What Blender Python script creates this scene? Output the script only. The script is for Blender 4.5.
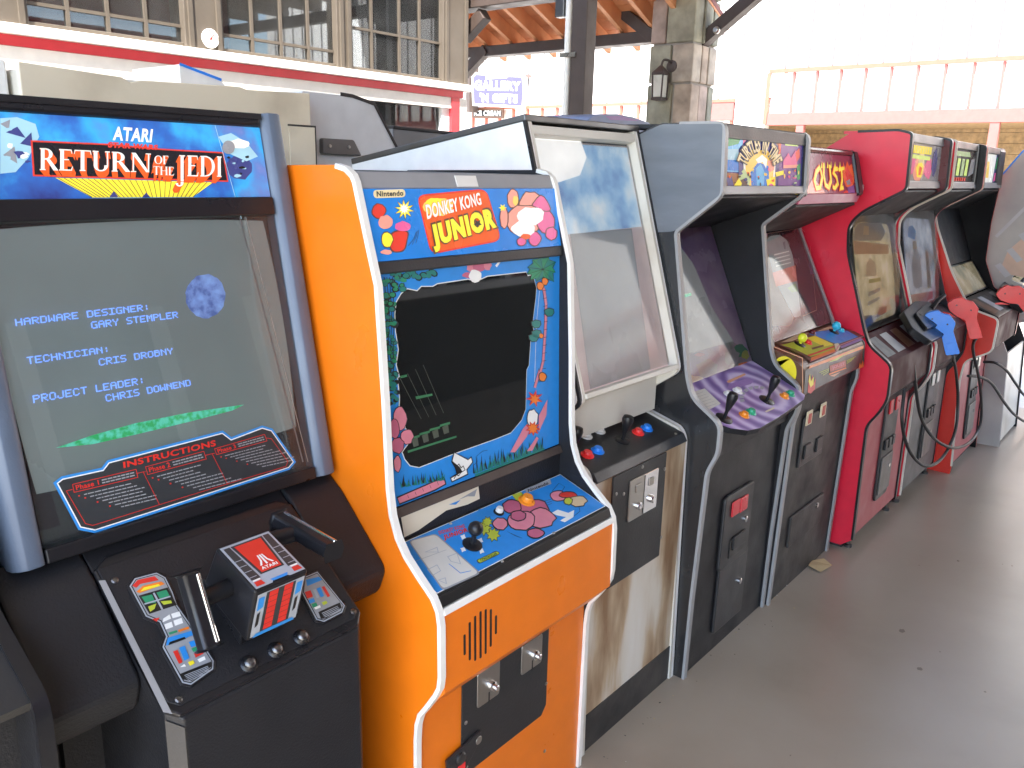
import bpy, bmesh, math, random
from mathutils import Vector, Matrix
random.seed(7)
for o in list(bpy.data.objects): bpy.data.objects.remove(o)
S = bpy.context.scene
C = S.collection

# ------------------------------------------------------------------ camera
F_PX, CAM = 831.0, Vector((0, 0, 1.70))
WX = Vector((0.63821065, -0.17730823, 0.7491655))      # world axes seen in the camera (x right, y down, z forward)
WY = Vector((-0.76946611, -0.17810672, 0.61335137))
WZ = Vector((0.02467917, -0.96790485, -0.25010228))
cd = bpy.data.cameras.new('camera'); cam = bpy.data.objects.new('camera', cd); C.objects.link(cam)
cd.sensor_width = 36; cd.lens = F_PX / 1024 * 36; cd.clip_end = 500; cd.clip_start = 0.05
rt = Vector((WX.x, WY.x, WZ.x)); up = -Vector((WX.y, WY.y, WZ.y)); bk = -Vector((WX.z, WY.z, WZ.z))
m = Matrix.Identity(4)
for i in range(3):
    m[i][0], m[i][1], m[i][2], m[i][3] = rt[i], up[i], bk[i], CAM[i]
cam.matrix_world = m
S.camera = cam

# ------------------------------------------------------------------ light
SUN_EL, SUN_AZ = 58, 214          # azimuth of the sun, degrees from +X towards +Y
w = bpy.data.worlds.new('World'); S.world = w; w.use_nodes = True
nt = w.node_tree; bg = nt.nodes['Background']
sky = nt.nodes.new('ShaderNodeTexSky'); sky.sky_type = 'NISHITA'; sky.sun_disc = False
sky.sun_elevation = math.radians(SUN_EL); sky.sun_rotation = math.radians(90 - SUN_AZ)
nt.links.new(sky.outputs[0], bg.inputs[0]); bg.inputs[1].default_value = 0.15
sd = bpy.data.lights.new('sun', 'SUN'); sd.energy = 3.2; sd.angle = math.radians(0.5); sd.color = (1, .95, .88)
sun = bpy.data.objects.new('sun', sd); C.objects.link(sun)
e, a = math.radians(SUN_EL), math.radians(SUN_AZ)
sun.rotation_euler = Vector((math.cos(e)*math.cos(a), math.cos(e)*math.sin(a), math.sin(e))).to_track_quat('Z', 'Y').to_euler()
S.view_settings.view_transform = 'Standard'; S.view_settings.look = 'None'
S.view_settings.exposure = 2.8
S.render.engine = 'CYCLES'; S.cycles.max_bounces = 10; S.cycles.diffuse_bounces = 6; S.cycles.transparent_max_bounces = 16
S.cycles.sample_clamp_indirect = 8

# ------------------------------------------------------------------ materials
MATS = {}
def mat(name, rgb, rough=.5, metal=0, spec=.5, var=.06, scale=14, bump=.0, bscale=60, emit=0, ergb=None, coat=0, tones=None, tscale=4, detail=6, stretch=None, rvar=.2):
    """principled surface with uneven tone, uneven gloss and fine relief"""
    m = bpy.data.materials.new(name); m.use_nodes = True
    n, l = m.node_tree.nodes, m.node_tree.links
    b = n['Principled BSDF']; b.inputs['Metallic'].default_value = metal; b.inputs['Specular IOR Level'].default_value = spec
    if coat: b.inputs['Coat Weight'].default_value = coat; b.inputs['Coat Roughness'].default_value = .08
    tc = n.new('ShaderNodeTexCoord'); vec = tc.outputs['Object']
    if stretch:
        mp = n.new('ShaderNodeMapping'); mp.inputs['Scale'].default_value = stretch; l.new(vec, mp.inputs[0]); vec = mp.outputs[0]
    t1 = n.new('ShaderNodeTexNoise'); t1.inputs['Scale'].default_value = tscale if tones else scale; t1.inputs['Detail'].default_value = detail
    l.new(vec, t1.inputs['Vector'])
    r = n.new('ShaderNodeValToRGB'); l.new(t1.outputs['Fac'], r.inputs[0])
    if tones:
        el = r.color_ramp.elements
        while len(el) < len(tones): el.new(.5)
        for k, (p, c) in enumerate(tones): el[k].position = p; el[k].color = (*c, 1)
    else:
        el = r.color_ramp.elements
        el[0].position, el[1].position = .3, .7
        el[0].color = (*[max(0, c*(1-var)) for c in rgb], 1); el[1].color = (*[min(1, c*(1+var)) for c in rgb], 1)
    l.new(r.outputs[0], b.inputs['Base Color'])
    t2 = n.new('ShaderNodeTexNoise'); t2.inputs['Scale'].default_value = scale*.6; t2.inputs['Detail'].default_value = 8
    l.new(vec, t2.inputs['Vector'])
    mr = n.new('ShaderNodeMapRange'); l.new(t2.outputs['Fac'], mr.inputs[0])
    mr.inputs[1].default_value, mr.inputs[2].default_value = .3, .7
    mr.inputs[3].default_value, mr.inputs[4].default_value = max(.02, rough*(1-rvar)), min(1, rough*(1+rvar)); l.new(mr.outputs[0], b.inputs['Roughness'])
    if bump:
        t3 = n.new('ShaderNodeTexNoise'); t3.inputs['Scale'].default_value = bscale; t3.inputs['Detail'].default_value = 6; l.new(vec, t3.inputs['Vector'])
        bp = n.new('ShaderNodeBump'); bp.inputs['Strength'].default_value = bump; bp.inputs['Distance'].default_value = .004
        l.new(t3.outputs['Fac'], bp.inputs['Height']); l.new(bp.outputs[0], b.inputs['Normal'])
    if emit:
        if ergb: b.inputs['Emission Color'].default_value = (*ergb, 1)
        else: l.new(r.outputs[0], b.inputs['Emission Color'])
        b.inputs['Emission Strength'].default_value = emit
    MATS[name] = m; return m

def glass(name, tint=(1, 1, 1), rough=.015, ior=1.5, haze=0.0, hazec=(.6, .62, .62)):
    m = bpy.data.materials.new(name); m.use_nodes = True
    n, l = m.node_tree.nodes, m.node_tree.links; n.remove(n['Principled BSDF'])
    tr = n.new('ShaderNodeBsdfTransparent'); tr.inputs[0].default_value = (*tint, 1)
    gl = n.new('ShaderNodeBsdfGlossy'); gl.inputs['Roughness'].default_value = rough
    fr = n.new('ShaderNodeFresnel'); fr.inputs[0].default_value = ior
    mx = n.new('ShaderNodeMixShader'); l.new(fr.outputs[0], mx.inputs[0]); l.new(tr.outputs[0], mx.inputs[1]); l.new(gl.outputs[0], mx.inputs[2])
    out = n['Material Output']; last = mx.outputs[0]
    if haze:      # dusty film on the pane
        df = n.new('ShaderNodeBsdfDiffuse'); df.inputs[0].default_value = (*hazec, 1)
        t = n.new('ShaderNodeTexNoise'); t.inputs['Scale'].default_value = 5; t.inputs['Detail'].default_value = 8
        tc = n.new('ShaderNodeTexCoord'); l.new(tc.outputs['Object'], t.inputs['Vector'])
        mr = n.new('ShaderNodeMapRange'); l.new(t.outputs['Fac'], mr.inputs[0]); mr.inputs[1].default_value = .3; mr.inputs[2].default_value = .7
        mr.inputs[3].default_value = haze*.6; mr.inputs[4].default_value = haze*1.4
        m2 = n.new('ShaderNodeMixShader'); l.new(mr.outputs[0], m2.inputs[0]); l.new(last, m2.inputs[1]); l.new(df.outputs[0], m2.inputs[2]); last = m2.outputs[0]
    l.new(last, out.inputs[0]); MATS[name] = m; return m

# plastics, paints, laminates
mat('black_vinyl', (.014, .0145, .017), .45, spec=.35, bump=.25, bscale=220)
mat('black_plastic', (.011, .011, .013), .32, spec=.4, bump=.08, bscale=300)
mat('black_metal', (.022, .022, .023), .38, bump=.15, bscale=160)
mat('dark_wood', (.035, .031, .028), .6, bump=.2)
mat('grime_black', (.03, .029, .028), .55, bump=.2, tones=[(.35, (.018, .018, .019)), (.7, (.06, .055, .05))], tscale=6)
mat('slate_blue', (.10, .132, .185), .38, bump=.1, bscale=260)
mat('orange', (.78, .178, .007), .33, bump=.06, bscale=90, var=.04)
mat('white_trim', (.78, .76, .70), .4)
mat('grey_trim', (.30, .30, .30), .35)
mat('aged_white', (.62, .58, .49), .45, bump=.08, tones=[(.3, (.50, .45, .36)), (.5, (.64, .61, .53)), (.75, (.68, .65, .58))], tscale=3)
mat('stained_white', (.6, .57, .5), .5, bump=.1, tones=[(.36, (.24, .14, .07)), (.46, (.44, .33, .21)), (.57, (.60, .55, .46)), (.8, (.67, .65, .59))], tscale=8, stretch=(1, 1, .22))
mat('cream', (.60, .52, .36), .5)
mat('white_paint', (.80, .79, .76), .5)
mat('red_side', (.66, .018, .045), .33, bump=.05, bscale=120)
mat('red_orange_side', (.62, .035, .022), .36)
mat('pink_front', (.45, .10, .11), .45, tones=[(.3, (.38, .06, .075)), (.7, (.46, .12, .13))], tscale=2)
mat('maroon_matte', (.05, .008, .010), .65, spec=.2)
mat('grey_front', (.13, .128, .125), .5)
mat('maroon', (.10, .012, .016), .25)
mat('tan_reflection', (.42, .26, .13), .4)
mat('film_dull', (.42, .46, .44), .2, emit=.03)
mat('grey_laminate', (.60, .60, .61), .45)
mat('beige_laminate', (.50, .45, .36), .55, bump=.1, tones=[(.28, (.46, .38, .27)), (.45, (.74, .65, .49)), (.8, (.78, .70, .55))], tscale=2.2)
mat('slate_laminate', (.03, .032, .036), .24, spec=.75, bump=.04, bscale=180, tones=[(.4, (.018, .0185, .020)), (.64, (.024, .0245, .026)), (.82, (.06, .062, .066))], tscale=5, stretch=(1, 2.2, .7))
mat('purple_side', (.13, .09, .22), .35)
mat('chrome', (.75, .75, .76), .12, 1)
mat('steel', (.48, .47, .44), .32, 1, bump=.1)
mat('dark_steel', (.16, .16, .16), .4, 1)
mat('grey_plastic', (.28, .28, .29), .4)
mat('mid_grey', (.16, .165, .17), .4)
mat('faint_print', (.46, .46, .48), .45)
mat('black_panel', (.008, .008, .009), .7, spec=.15)
mat('faint_peach', (.60, .42, .32), .45)
mat('faint_violet', (.44, .40, .50), .45)
mat('side_grey', (.40, .385, .365), .45, tones=[(.35, (.33, .32, .32)), (.65, (.46, .44, .41))], tscale=3)
mat('rubber', (.02, .02, .02), .5)
# print inks
for nme, rgb in dict(ink_black=(.012, .012, .012), ink_white=(.80, .80, .76), ink_red=(.62, .03, .02), ink_orange=(.80, .20, .02), ink_yellow=(.85, .70, .03),
        ink_blue=(.03, .24, .62), ink_sky=(.02, .24, .66), ink_green=(.02, .26, .12), ink_teal=(.015, .20, .17), ink_pink=(.66, .22, .28), ink_rose=(.5, .12, .2), ink_tan=(.62, .47, .28),
        ink_purple=(.16, .08, .30), ink_grey=(.30, .31, .32), ink_brown=(.12, .055, .03), ink_lime=(.45, .52, .04), ink_dark=(.03, .034, .037), ink_dim_red=(.48, .07, .05),
        ink_steel=(.36, .39, .43), ink_cream=(.70, .62, .42), ink_violet=(.30, .18, .44), ink_peach=(.70, .36, .20)).items():
    mat(nme, rgb, .35, var=.05, scale=40)
# back-lit marquee films
def film(name, rgb, k): mat(name, rgb, .25, var=.07, scale=20, emit=k*.2)
mat('film_nebula', (.05, .2, .5), .22, emit=.05, tones=[(.26, (.03, .05, .22)), (.42, (.03, .13, .46)), (.55, (.04, .36, .72)), (.66, (.10, .20, .50)), (.8, (.25, .22, .48))], tscale=9)
film('film_sky', (.012, .19, .58), .2); film('film_orange', (.75, .11, .02), .2); film('film_yellow', (.9, .75, .05), .22); film('film_white', (.85, .85, .78), .22)
film('film_red', (.70, .05, .03), .18); film('film_pink', (.80, .32, .24), .2); film('film_pale', (.35, .6, .7), .16); film('film_black', (.012, .012, .014), .0)
film('film_glow', (.9, .6, .12), .22); film('film_tan', (.75, .62, .34), .18); film('film_dkblue', (.05, .06, .22), .12); film('film_lblue', (.12, .45, .75), .2)
film('film_green', (.05, .35, .12), .15); film('film_maroon', (.22, .02, .06), .08); film('film_lime', (.6, .8, .2), .25); film('film_purple', (.18, .08, .3), .12); film('film_rose', (.75, .12, .3), .16)
film('film_grey', (.3, .31, .33), .06); film('film_brown', (.3, .12, .04), .1); film('film_ygreen', (.45, .6, .3), .15)
mat('tube', (.145, .172, .170), .25, var=.1, scale=3, emit=.11)
mat('tube_off', (.012, .013, .013), .03, var=.1)
mat('tube_mid', (.26, .275, .28), .3, var=.15, scale=4, emit=.05)
mat('pix_blue', (.10, .22, .75), .4, emit=.30, ergb=(.14, .30, 1))
mat('pix_green', (.05, .4, .2), .4, emit=.12, tones=[(.4, (.02, .35, .10)), (.6, (.10, .55, .40))], tscale=90)
mat('pix_planet', (.12, .2, .45), .4, emit=.10, tones=[(.35, (.07, .12, .34)), (.5, (.16, .25, .55)), (.7, (.22, .36, .7))], tscale=60)
mat('pix_dim', (.03, .14, .06), .4, emit=.02)
mat('pix_dimgrey', (.07, .08, .06), .4)
mat('poster_blue', (.2, .35, .55), .4, emit=.085, tones=[(.28, (.10, .24, .50)), (.42, (.24, .44, .66)), (.55, (.46, .62, .74)), (.70, (.74, .74, .72))], tscale=9)  # glow added to brighten the shaded card, no lamp behind it
mat('pinkish', (.72, .58, .56), .45, emit=.03)  # faint glow added to lift the shaded bezel
mat('poster_reflection', (.75, .75, .74), .4, emit=.13)  # white reflection on the glass, painted as a glowing patch
mat('scuffed_sheen_grey', (.14, .155, .175), .34, bump=.05, bscale=180, tones=[(.35, (.115, .128, .145)), (.6, (.15, .165, .185)), (.82, (.24, .25, .27))], tscale=6, stretch=(1, .6, 2.5))  # scuffs plus sky sheen painted in as lighter grey
mat('reflect_art', (.2, .2, .2), .1, emit=.05, tones=[(.3, (.22, .22, .14)), (.45, (.42, .36, .22)), (.6, (.60, .52, .36)), (.75, (.70, .60, .55))], tscale=9)  # outdoor reflections painted in as mottled tones that glow
mat('shooter_reflect_art', (.2, .2, .2), .1, emit=.05, tones=[(.3, (.12, .13, .16)), (.45, (.26, .28, .34)), (.6, (.42, .46, .54)), (.75, (.6, .6, .62))], tscale=8)  # grey-blue reflections painted into the screen, with a glow
glass('screen_glass', (.92, .93, .93), ior=1.5, rough=.07, haze=.03)
glass('dusty_sheen_glass', (.93, .93, .92), ior=1.5, rough=.10, haze=.15, hazec=(.70, .76, .80))  # dust film, tinted bluish to stand for reflected daylight
glass('hood_glass', (.92, .94, .94), ior=1.5, rough=.02, haze=.03, hazec=(.55, .66, .68))
glass('smoked_glass', (.6, .6, .6), ior=1.5, haze=.012)
glass('window_glass', (.8, .82, .82), ior=1.52, haze=.03)
# purple swirl print
def swirl():
    m = bpy.data.materials.new('swirl_print'); m.use_nodes = True; n, l = m.node_tree.nodes, m.node_tree.links
    b = n['Principled BSDF']; b.inputs['Roughness'].default_value = .3
    tc = n.new('ShaderNodeTexCoord'); mp = n.new('ShaderNodeMapping'); mp.inputs['Location'].default_value = (-.42, -.08, 0)
    wv = n.new('ShaderNodeTexWave'); wv.wave_type = 'RINGS'; wv.rings_direction = 'Z'; wv.inputs['Scale'].default_value = 4.6; wv.inputs['Distortion'].default_value = 2.2; wv.inputs['Detail'].default_value = 2
    wv.inputs['Detail Scale'].default_value = 2
    r = n.new('ShaderNodeValToRGB'); r.color_ramp.elements[0].color = (.19, .12, .34, 1); r.color_ramp.elements[1].color = (.62, .54, .76, 1)
    x = r.color_ramp.elements.new(.5); x.color = (.36, .26, .54, 1)
    l.new(tc.outputs['Object'], mp.inputs[0]); l.new(mp.outputs[0], wv.inputs[0]); l.new(wv.outputs[0], r.inputs[0]); l.new(r.outputs[0], b.inputs[0]); MATS['swirl_print'] = m
swirl()
mat('bezel_purple', (.3, .22, .45), .25, tones=[(.3, (.36, .27, .55)), (.5, (.55, .46, .70)), (.72, (.72, .66, .82))], tscale=6)
mat('bezel_pastel', (.4, .4, .6), .25, tones=[(.3, (.28, .30, .55)), (.45, (.42, .42, .62)), (.58, (.50, .42, .55)), (.7, (.30, .40, .36))], tscale=5)
# buildings, ground
mat('concrete', (.24, .21, .18), .30, scale=3, rvar=.08, bump=.08, bscale=30, tones=[(.27, (.255, .215, .162)), (.45, (.315, .270, .208)), (.60, (.335, .292, .230)), (.78, (.375, .332, .268))], tscale=1.5, detail=10)
mat('pale_ground', (.55, .51, .45), .8, bump=.2, bscale=20)
mat('joint', (.19, .16, .125), .7)
mat('white_board', (.70, .67, .62), .6, bump=.05)
mat('cream_board', (.76, .72, .64), .6)
mat('orange_paint', (.44, .105, .065), .6)
mat('board_seam', (.13, .115, .11), .7)
mat('pink_paint', (.30, .095, .078), .6)
mat('timber_dark', (.060, .042, .034), .6, bump=.3, bscale=40)
mat('timber_orange', (.55, .26, .13), .6, bump=.2, tones=[(.35, (.58, .25, .11)), (.6, (.72, .33, .15))], tscale=4)
mat('plank_orange', (.42, .15, .065), .65, bump=.2, tones=[(.3, (.52, .18, .075)), (.65, (.68, .29, .12))], tscale=3)
mat('plank_grey', (.45, .41, .35), .7, bump=.2, var=.12)
mat('taupe', (.10, .082, .063), .5)
mat('ledge_white', (.76, .72, .66), .5)
mat('stripe_red', (.60, .04, .05), .45)
mat('brick_red', (.17, .05, .04), .8, bump=.2, tones=[(.35, (.16, .06, .05)), (.65, (.26, .105, .09))], tscale=5)
mat('barn_red', (.22, .03, .03), .6)
for k, c in enumerate([(.30, .28, .20), (.36, .28, .21), (.27, .26, .195), (.38, .32, .25), (.33, .25, .20)]):
    mat('stone_%d' % k, c, .85, bump=.8, bscale=25, var=.3, scale=8)
mat('mortar', (.30, .27, .23), .9)
mat('rock', (.022, .020, .018), .9, bump=.3, bscale=5, var=.5, scale=2)
mat('tan_board', (.26, .175, .085), .7, var=.3)
mat('sign_blue', (.07, .06, .34), .4)
mat('lamp_glass', (.6, .58, .5), .3)
mat('blue_plastic', (.015, .22, .80), .35); mat('red_plastic', (.80, .03, .03), .35); mat('orange_plastic', (.85, .28, .02), .3)
mat('yellow_plastic', (.75, .78, .04), .3); mat('cyan_plastic', (.05, .50, .72), .3); mat('green_plastic', (.03, .38, .20), .3); mat('white_plastic', (.75, .73, .68), .35)
mat('arch_blue', (.20, .26, .42), .4)
mat('red_glow', (.5, .02, .03), .3, emit=.02)
mat('paper', (.62, .60, .54), .7)
mat('litter', (.5, .38, .2), .8)

# ------------------------------------------------------------------ geometry helpers
def ray(px, py):
    d = Vector((px-512, py-384, F_PX)); return Vector((d.dot(WX), d.dot(WY), d.dot(WZ)))
def on_x(px, py, x): r = ray(px, py); return CAM + r*(x/r.x)
def on_y(px, py, y): r = ray(px, py); return CAM + r*(y/r.y)
def on_z(px, py, z=0): r = ray(px, py); return CAM + r*((z-CAM.z)/r.z)

class Panel:
    """a flat face in the place: origin, right, up and outward axes"""
    def __init__(s, O, U, V):
        s.O, s.U, s.V = Vector(O), Vector(U).normalized(), Vector(V).normalized(); s.N = s.U.cross(s.V).normalized()
    def at(s, u, v, h=0): return s.O + s.U*u + s.V*v + s.N*h
    def uv(s, px, py):
        r = ray(px, py); t = (s.O - CAM).dot(s.N) / r.dot(s.N); q = CAM + r*t - s.O
        return (q.dot(s.U), q.dot(s.V))
def front(x, p0, p1, h=0):
    """panel whose lower-left corner is (x, p0) and which rises to p1; points are (Y, Z)"""
    P = Panel((x, p0[0], p0[1]), (1, 0, 0), (0, p1[0]-p0[0], p1[1]-p0[1])); P.O = P.O + P.N*h; P.L = math.hypot(p1[0]-p0[0], p1[1]-p0[1]); return P
def side(x): return Panel((x, 0, 0), (0, -1, 0), (0, 0, 1))      # faces -X

def Z(k, ox, oy):
    return lambda *pts: [(p[0]/k+ox, p[1]/k+oy) for p in pts]
def area(p): return sum(p[i][0]*p[(i+1) % len(p)][1]-p[(i+1) % len(p)][0]*p[i][1] for i in range(len(p)))/2
def inset(p, d):
    if area(p) < 0: d = -d
    out = []; n = len(p)
    for i in range(n):
        a, b, c = Vector(p[i-1]), Vector(p[i]), Vector(p[(i+1) % n])
        e1, e2 = (b-a).normalized(), (c-b).normalized()
        n1, n2 = Vector((-e1.y, e1.x)), Vector((-e2.y, e2.x)); mm = n1+n2
        if mm.length < 1e-4: mm = n1
        mm.normalize(); k = d/max(.35, mm.dot(n1)); q = b+mm*k; out.append((q.x, q.y))
    return out
def fillet(p, r, n=4, closed=False):
    """round the corners of a polyline; r one radius or one per point"""
    N = len(p); rr = r if isinstance(r, (list, tuple)) else [r]*N; out = []
    for i in range(N):
        b = Vector(p[i])
        if (not closed and i in (0, N-1)) or rr[i] <= 0: out.append(tuple(b)); continue
        a, c = Vector(p[i-1]), Vector(p[(i+1) % N]); d1, d2 = (a-b), (c-b)
        k = min(rr[i], d1.length*.48, d2.length*.48); A, B = b+d1.normalized()*k, b+d2.normalized()*k
        for j in range(n+1):
            t = j/n; q = A*(1-t)**2+b*2*t*(1-t)+B*t*t; out.append(tuple(q))
    return out

def clip(p, u0, u1, v0, v1):
    for ax, val, sg in ((0, u0, 1), (0, u1, -1), (1, v0, 1), (1, v1, -1)):
        out = []
        for i in range(len(p)):
            a, b = p[i-1], p[i]; ia, ib = (a[ax]-val)*sg >= 0, (b[ax]-val)*sg >= 0
            if ia != ib: t = (val-a[ax])/(b[ax]-a[ax]); out.append((a[0]+(b[0]-a[0])*t, a[1]+(b[1]-a[1])*t))
            if ib: out.append(b)
        p = out
        if not p: break
    return p

class MB:
    def __init__(s): s.v, s.f, s.m, s.names = [], [], [], []
    def mi(s, m):
        if m not in s.names: s.names.append(m)
        return s.names.index(m)
    def add(s, vs, fs, m):
        o = len(s.v); s.v += [Vector(q) for q in vs]; k = s.mi(m)
        for f in fs: s.f.append([o+i for i in f]); s.m.append(k)
        return s
    def hexa(s, c, m):      # 8 corners: bottom 4 then top 4
        return s.add(c, [(3, 2, 1, 0), (4, 5, 6, 7), (0, 1, 5, 4), (1, 2, 6, 5), (2, 3, 7, 6), (3, 0, 4, 7)], m)
    def box(s, a, b, m):
        (x0, y0, z0), (x1, y1, z1) = a, b
        return s.hexa([(x0, y0, z0), (x1, y0, z0), (x1, y1, z0), (x0, y1, z0), (x0, y0, z1), (x1, y0, z1), (x1, y1, z1), (x0, y1, z1)], m)
    def pbox(s, P, u0, u1, v0, v1, h0, h1, m):
        return s.hexa([P.at(u, v, h) for h in (h0, h1) for u, v in ((u0, v0), (u1, v0), (u1, v1), (u0, v1))], m)
    def prism(s, prof, x0, x1, m):      # (Y, Z) outline pushed along X
        n = len(prof); vs = [(x0, *q) for q in prof]+[(x1, *q) for q in prof]
        fs = [list(range(n)), list(range(2*n-1, n-1, -1))]+[(i, n+i, n+(i+1) % n, (i+1) % n) for i in range(n)]
        return s.add(vs, fs, m)
    def pprism(s, P, pts, h0, h1, m):   # outline in a panel, pushed along its normal
        n = len(pts)
        if area(pts) < 0: pts = pts[::-1]
        vs = [P.at(*q, h0) for q in pts]+[P.at(*q, h1) for q in pts]
        fs = [list(range(n-1, -1, -1)), list(range(n, 2*n))]+[(i, (i+1) % n, n+(i+1) % n, n+i) for i in range(n)]
        return s.add(vs, fs, m)
    def poly(s, P, pts, m, h=.0005):
        if getattr(P, 'clip', None): pts = clip(pts, *P.clip)
        if len(pts) < 3: return s
        if area(pts) < 0: pts = pts[::-1]
        return s.add([P.at(*q, h) for q in pts], [list(range(len(pts)))], m)
    def pix(s, P, px, m, h=.0005): return s.poly(P, [P.uv(*q) for q in px], m, h)
    def line(s, P, pts, wd, m, h=.0005, closed=False):
        n = len(pts); L, R = [], []
        for i in range(n):
            b = Vector(pts[i]); a = Vector(pts[i-1]) if (i or closed) else None; c = Vector(pts[(i+1) % n]) if (i < n-1 or closed) else None
            e1 = (b-a).normalized() if a is not None and (b-a).length > 1e-7 else None; e2 = (c-b).normalized() if c is not None and (c-b).length > 1e-7 else None
            e1 = e1 or e2 or Vector((1, 0)); e2 = e2 or e1
            n1, n2 = Vector((-e1.y, e1.x)), Vector((-e2.y, e2.x)); mm = n1+n2
            if mm.length < 1e-3: mm = n1
            mm.normalize(); k = wd/2/max(.4, mm.dot(n1)); L.append(b+mm*k); R.append(b-mm*k)
        vs = [P.at(q.x, q.y, h) for q in L]+[P.at(q.x, q.y, h) for q in R]
        return s.add(vs, [(n+i, n+(i+1) % n, (i+1) % n, i) for i in range(n if closed else n-1)], m)
    def pline(s, P, px, wd, m, h=.0005, closed=False): return s.line(P, [P.uv(*q) for q in px], wd, m, h, closed)
    def disc(s, P, u, v, r, m, h=.0005, n=16, sy=1): return s.poly(P, [(u+r*math.cos(2*math.pi*i/n), v+sy*r*math.sin(2*math.pi*i/n)) for i in range(n)], m, h)
    def lathe(s, O, A, prof, m, n=16):  # prof: (radius, height along A)
        A = Vector(A).normalized(); q = A.orthogonal().normalized(); r = A.cross(q); O = Vector(O); vs, fs = [], []
        for (rad, h) in prof:
            for i in range(n): t = 2*math.pi*i/n; vs.append(O+A*h+(q*math.cos(t)+r*math.sin(t))*rad)
        for j in range(len(prof)-1):
            for i in range(n): fs.append((j*n+i, j*n+(i+1) % n, (j+1)*n+(i+1) % n, (j+1)*n+i))
        fs.append(list(range(n-1, -1, -1))); fs.append([(len(prof)-1)*n+i for i in range(n)])
        return s.add(vs, fs, m)
    def tube(s, pts, r, m, n=8):
        pts = [Vector(p) for p in pts]; vs, fs = [], []; q = None
        for i, p in enumerate(pts):
            d = (pts[min(i+1, len(pts)-1)]-pts[max(i-1, 0)]).normalized()
            q = d.orthogonal().normalized() if q is None else (q-d*q.dot(d)).normalized()
            t = d.cross(q); rr = r[i] if isinstance(r, list) else r
            for k in range(n): a = 2*math.pi*k/n; vs.append(p+(q*math.cos(a)+t*math.sin(a))*rr)
        for i in range(len(pts)-1):
            for k in range(n): fs.append((i*n+k, i*n+(k+1) % n, (i+1)*n+(k+1) % n, (i+1)*n+k))
        fs.append(list(range(n-1, -1, -1))); fs.append([(len(pts)-1)*n+k for k in range(n)])
        return s.add(vs, fs, m)
    def bar(s, a, b, wd, dp, m, upv=(0, 0, 1)):
        a, b = Vector(a), Vector(b); d = (b-a).normalized(); x = d.cross(Vector(upv))
        if x.length < 1e-4: x = d.orthogonal()
        x.normalize(); y = x.cross(d)
        return s.hexa([p+x*sx*wd/2+y*sy*dp/2 for p in (a, b) for sx, sy in ((-1, -1), (1, -1), (1, 1), (-1, 1))], m)
    def text(s, P, txt, quad, m, h=.0008, bold=0.0, warp=None, px=True):
        vs, ts = glyphs(txt, bold)
        q = [P.uv(*c) for c in quad] if px else quad      # tl, tr, br, bl
        tl, tr, br, bl = [Vector(c) for c in q]
        out = []
        for (x, y) in vs:
            if warp: x, y = warp(x, y)
            p = (bl*(1-x)+br*x)*(1-y)+(tl*(1-x)+tr*x)*y; out.append(P.at(p.x, p.y, h))
        return s.add(out, ts, m)
    def build(s, name, parent=None, bevel=0, smooth=False, label=None, kind=None):
        me = bpy.data.meshes.new(name); base = origin(parent)
        me.from_pydata([tuple(v-base) for v in s.v], [], s.f); me.update()
        for nme in s.names: me.materials.append(MATS[nme])
        me.polygons.foreach_set('material_index', s.m)
        o = bpy.data.objects.new(name, me); C.objects.link(o)
        if parent: o.parent = parent
        if bevel:
            md = o.modifiers.new('edge', 'BEVEL'); md.width = bevel; md.segments = 2; md.limit_method = 'ANGLE'; md.angle_limit = math.radians(35)
        if smooth:
            bmx = bmesh.new(); bmx.from_mesh(me)
            for f in bmx.faces: f.smooth = True
            for ed in bmx.edges:
                if len(ed.link_faces) == 2 and ed.calc_face_angle(0) > .7: ed.smooth = False
            bmx.to_mesh(me); bmx.free()
        if label: o['label'] = label
        if kind: o['kind'] = kind
        return o
def origin(o):
    b = Vector((0, 0, 0))
    while o is not None: b += o.location; o = o.parent
    return b
def thing(name, label, cat, loc=(0, 0, 0), group=None):
    o = bpy.data.objects.new(name, None); C.objects.link(o); o.location = loc; o['label'] = label; o['category'] = cat
    o.empty_display_size = .1
    if group: o['group'] = group
    return o
def tag(o, label, cat, group=None):
    o['label'] = label; o['category'] = cat
    if group: o['group'] = group
    return o
_g = {}
def glyphs(txt, bold):
    k = (txt, bold)
    if k not in _g:
        cu = bpy.data.curves.new('t', 'FONT'); cu.body = txt; cu.offset = bold; cu.resolution_u = 3; cu.fill_mode = 'FRONT'; cu.space_character = 1.0+bold*2.2
        o = bpy.data.objects.new('t', cu); C.objects.link(o); dg = bpy.context.evaluated_depsgraph_get(); dg.update()
        me = o.evaluated_get(dg).to_mesh(); vs = [(v.co.x, v.co.y) for v in me.vertices]; fs = [list(p.vertices) for p in me.polygons]
        o.evaluated_get(dg).to_mesh_clear(); bpy.data.objects.remove(o); bpy.data.curves.remove(cu)
        x0, x1 = min(v[0] for v in vs), max(v[0] for v in vs); y0, y1 = min(v[1] for v in vs), max(v[1] for v in vs)
        _g[k] = ([((x-x0)/(x1-x0), (y-y0)/(y1-y0)) for x, y in vs], fs)
    return _g[k]
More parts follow.
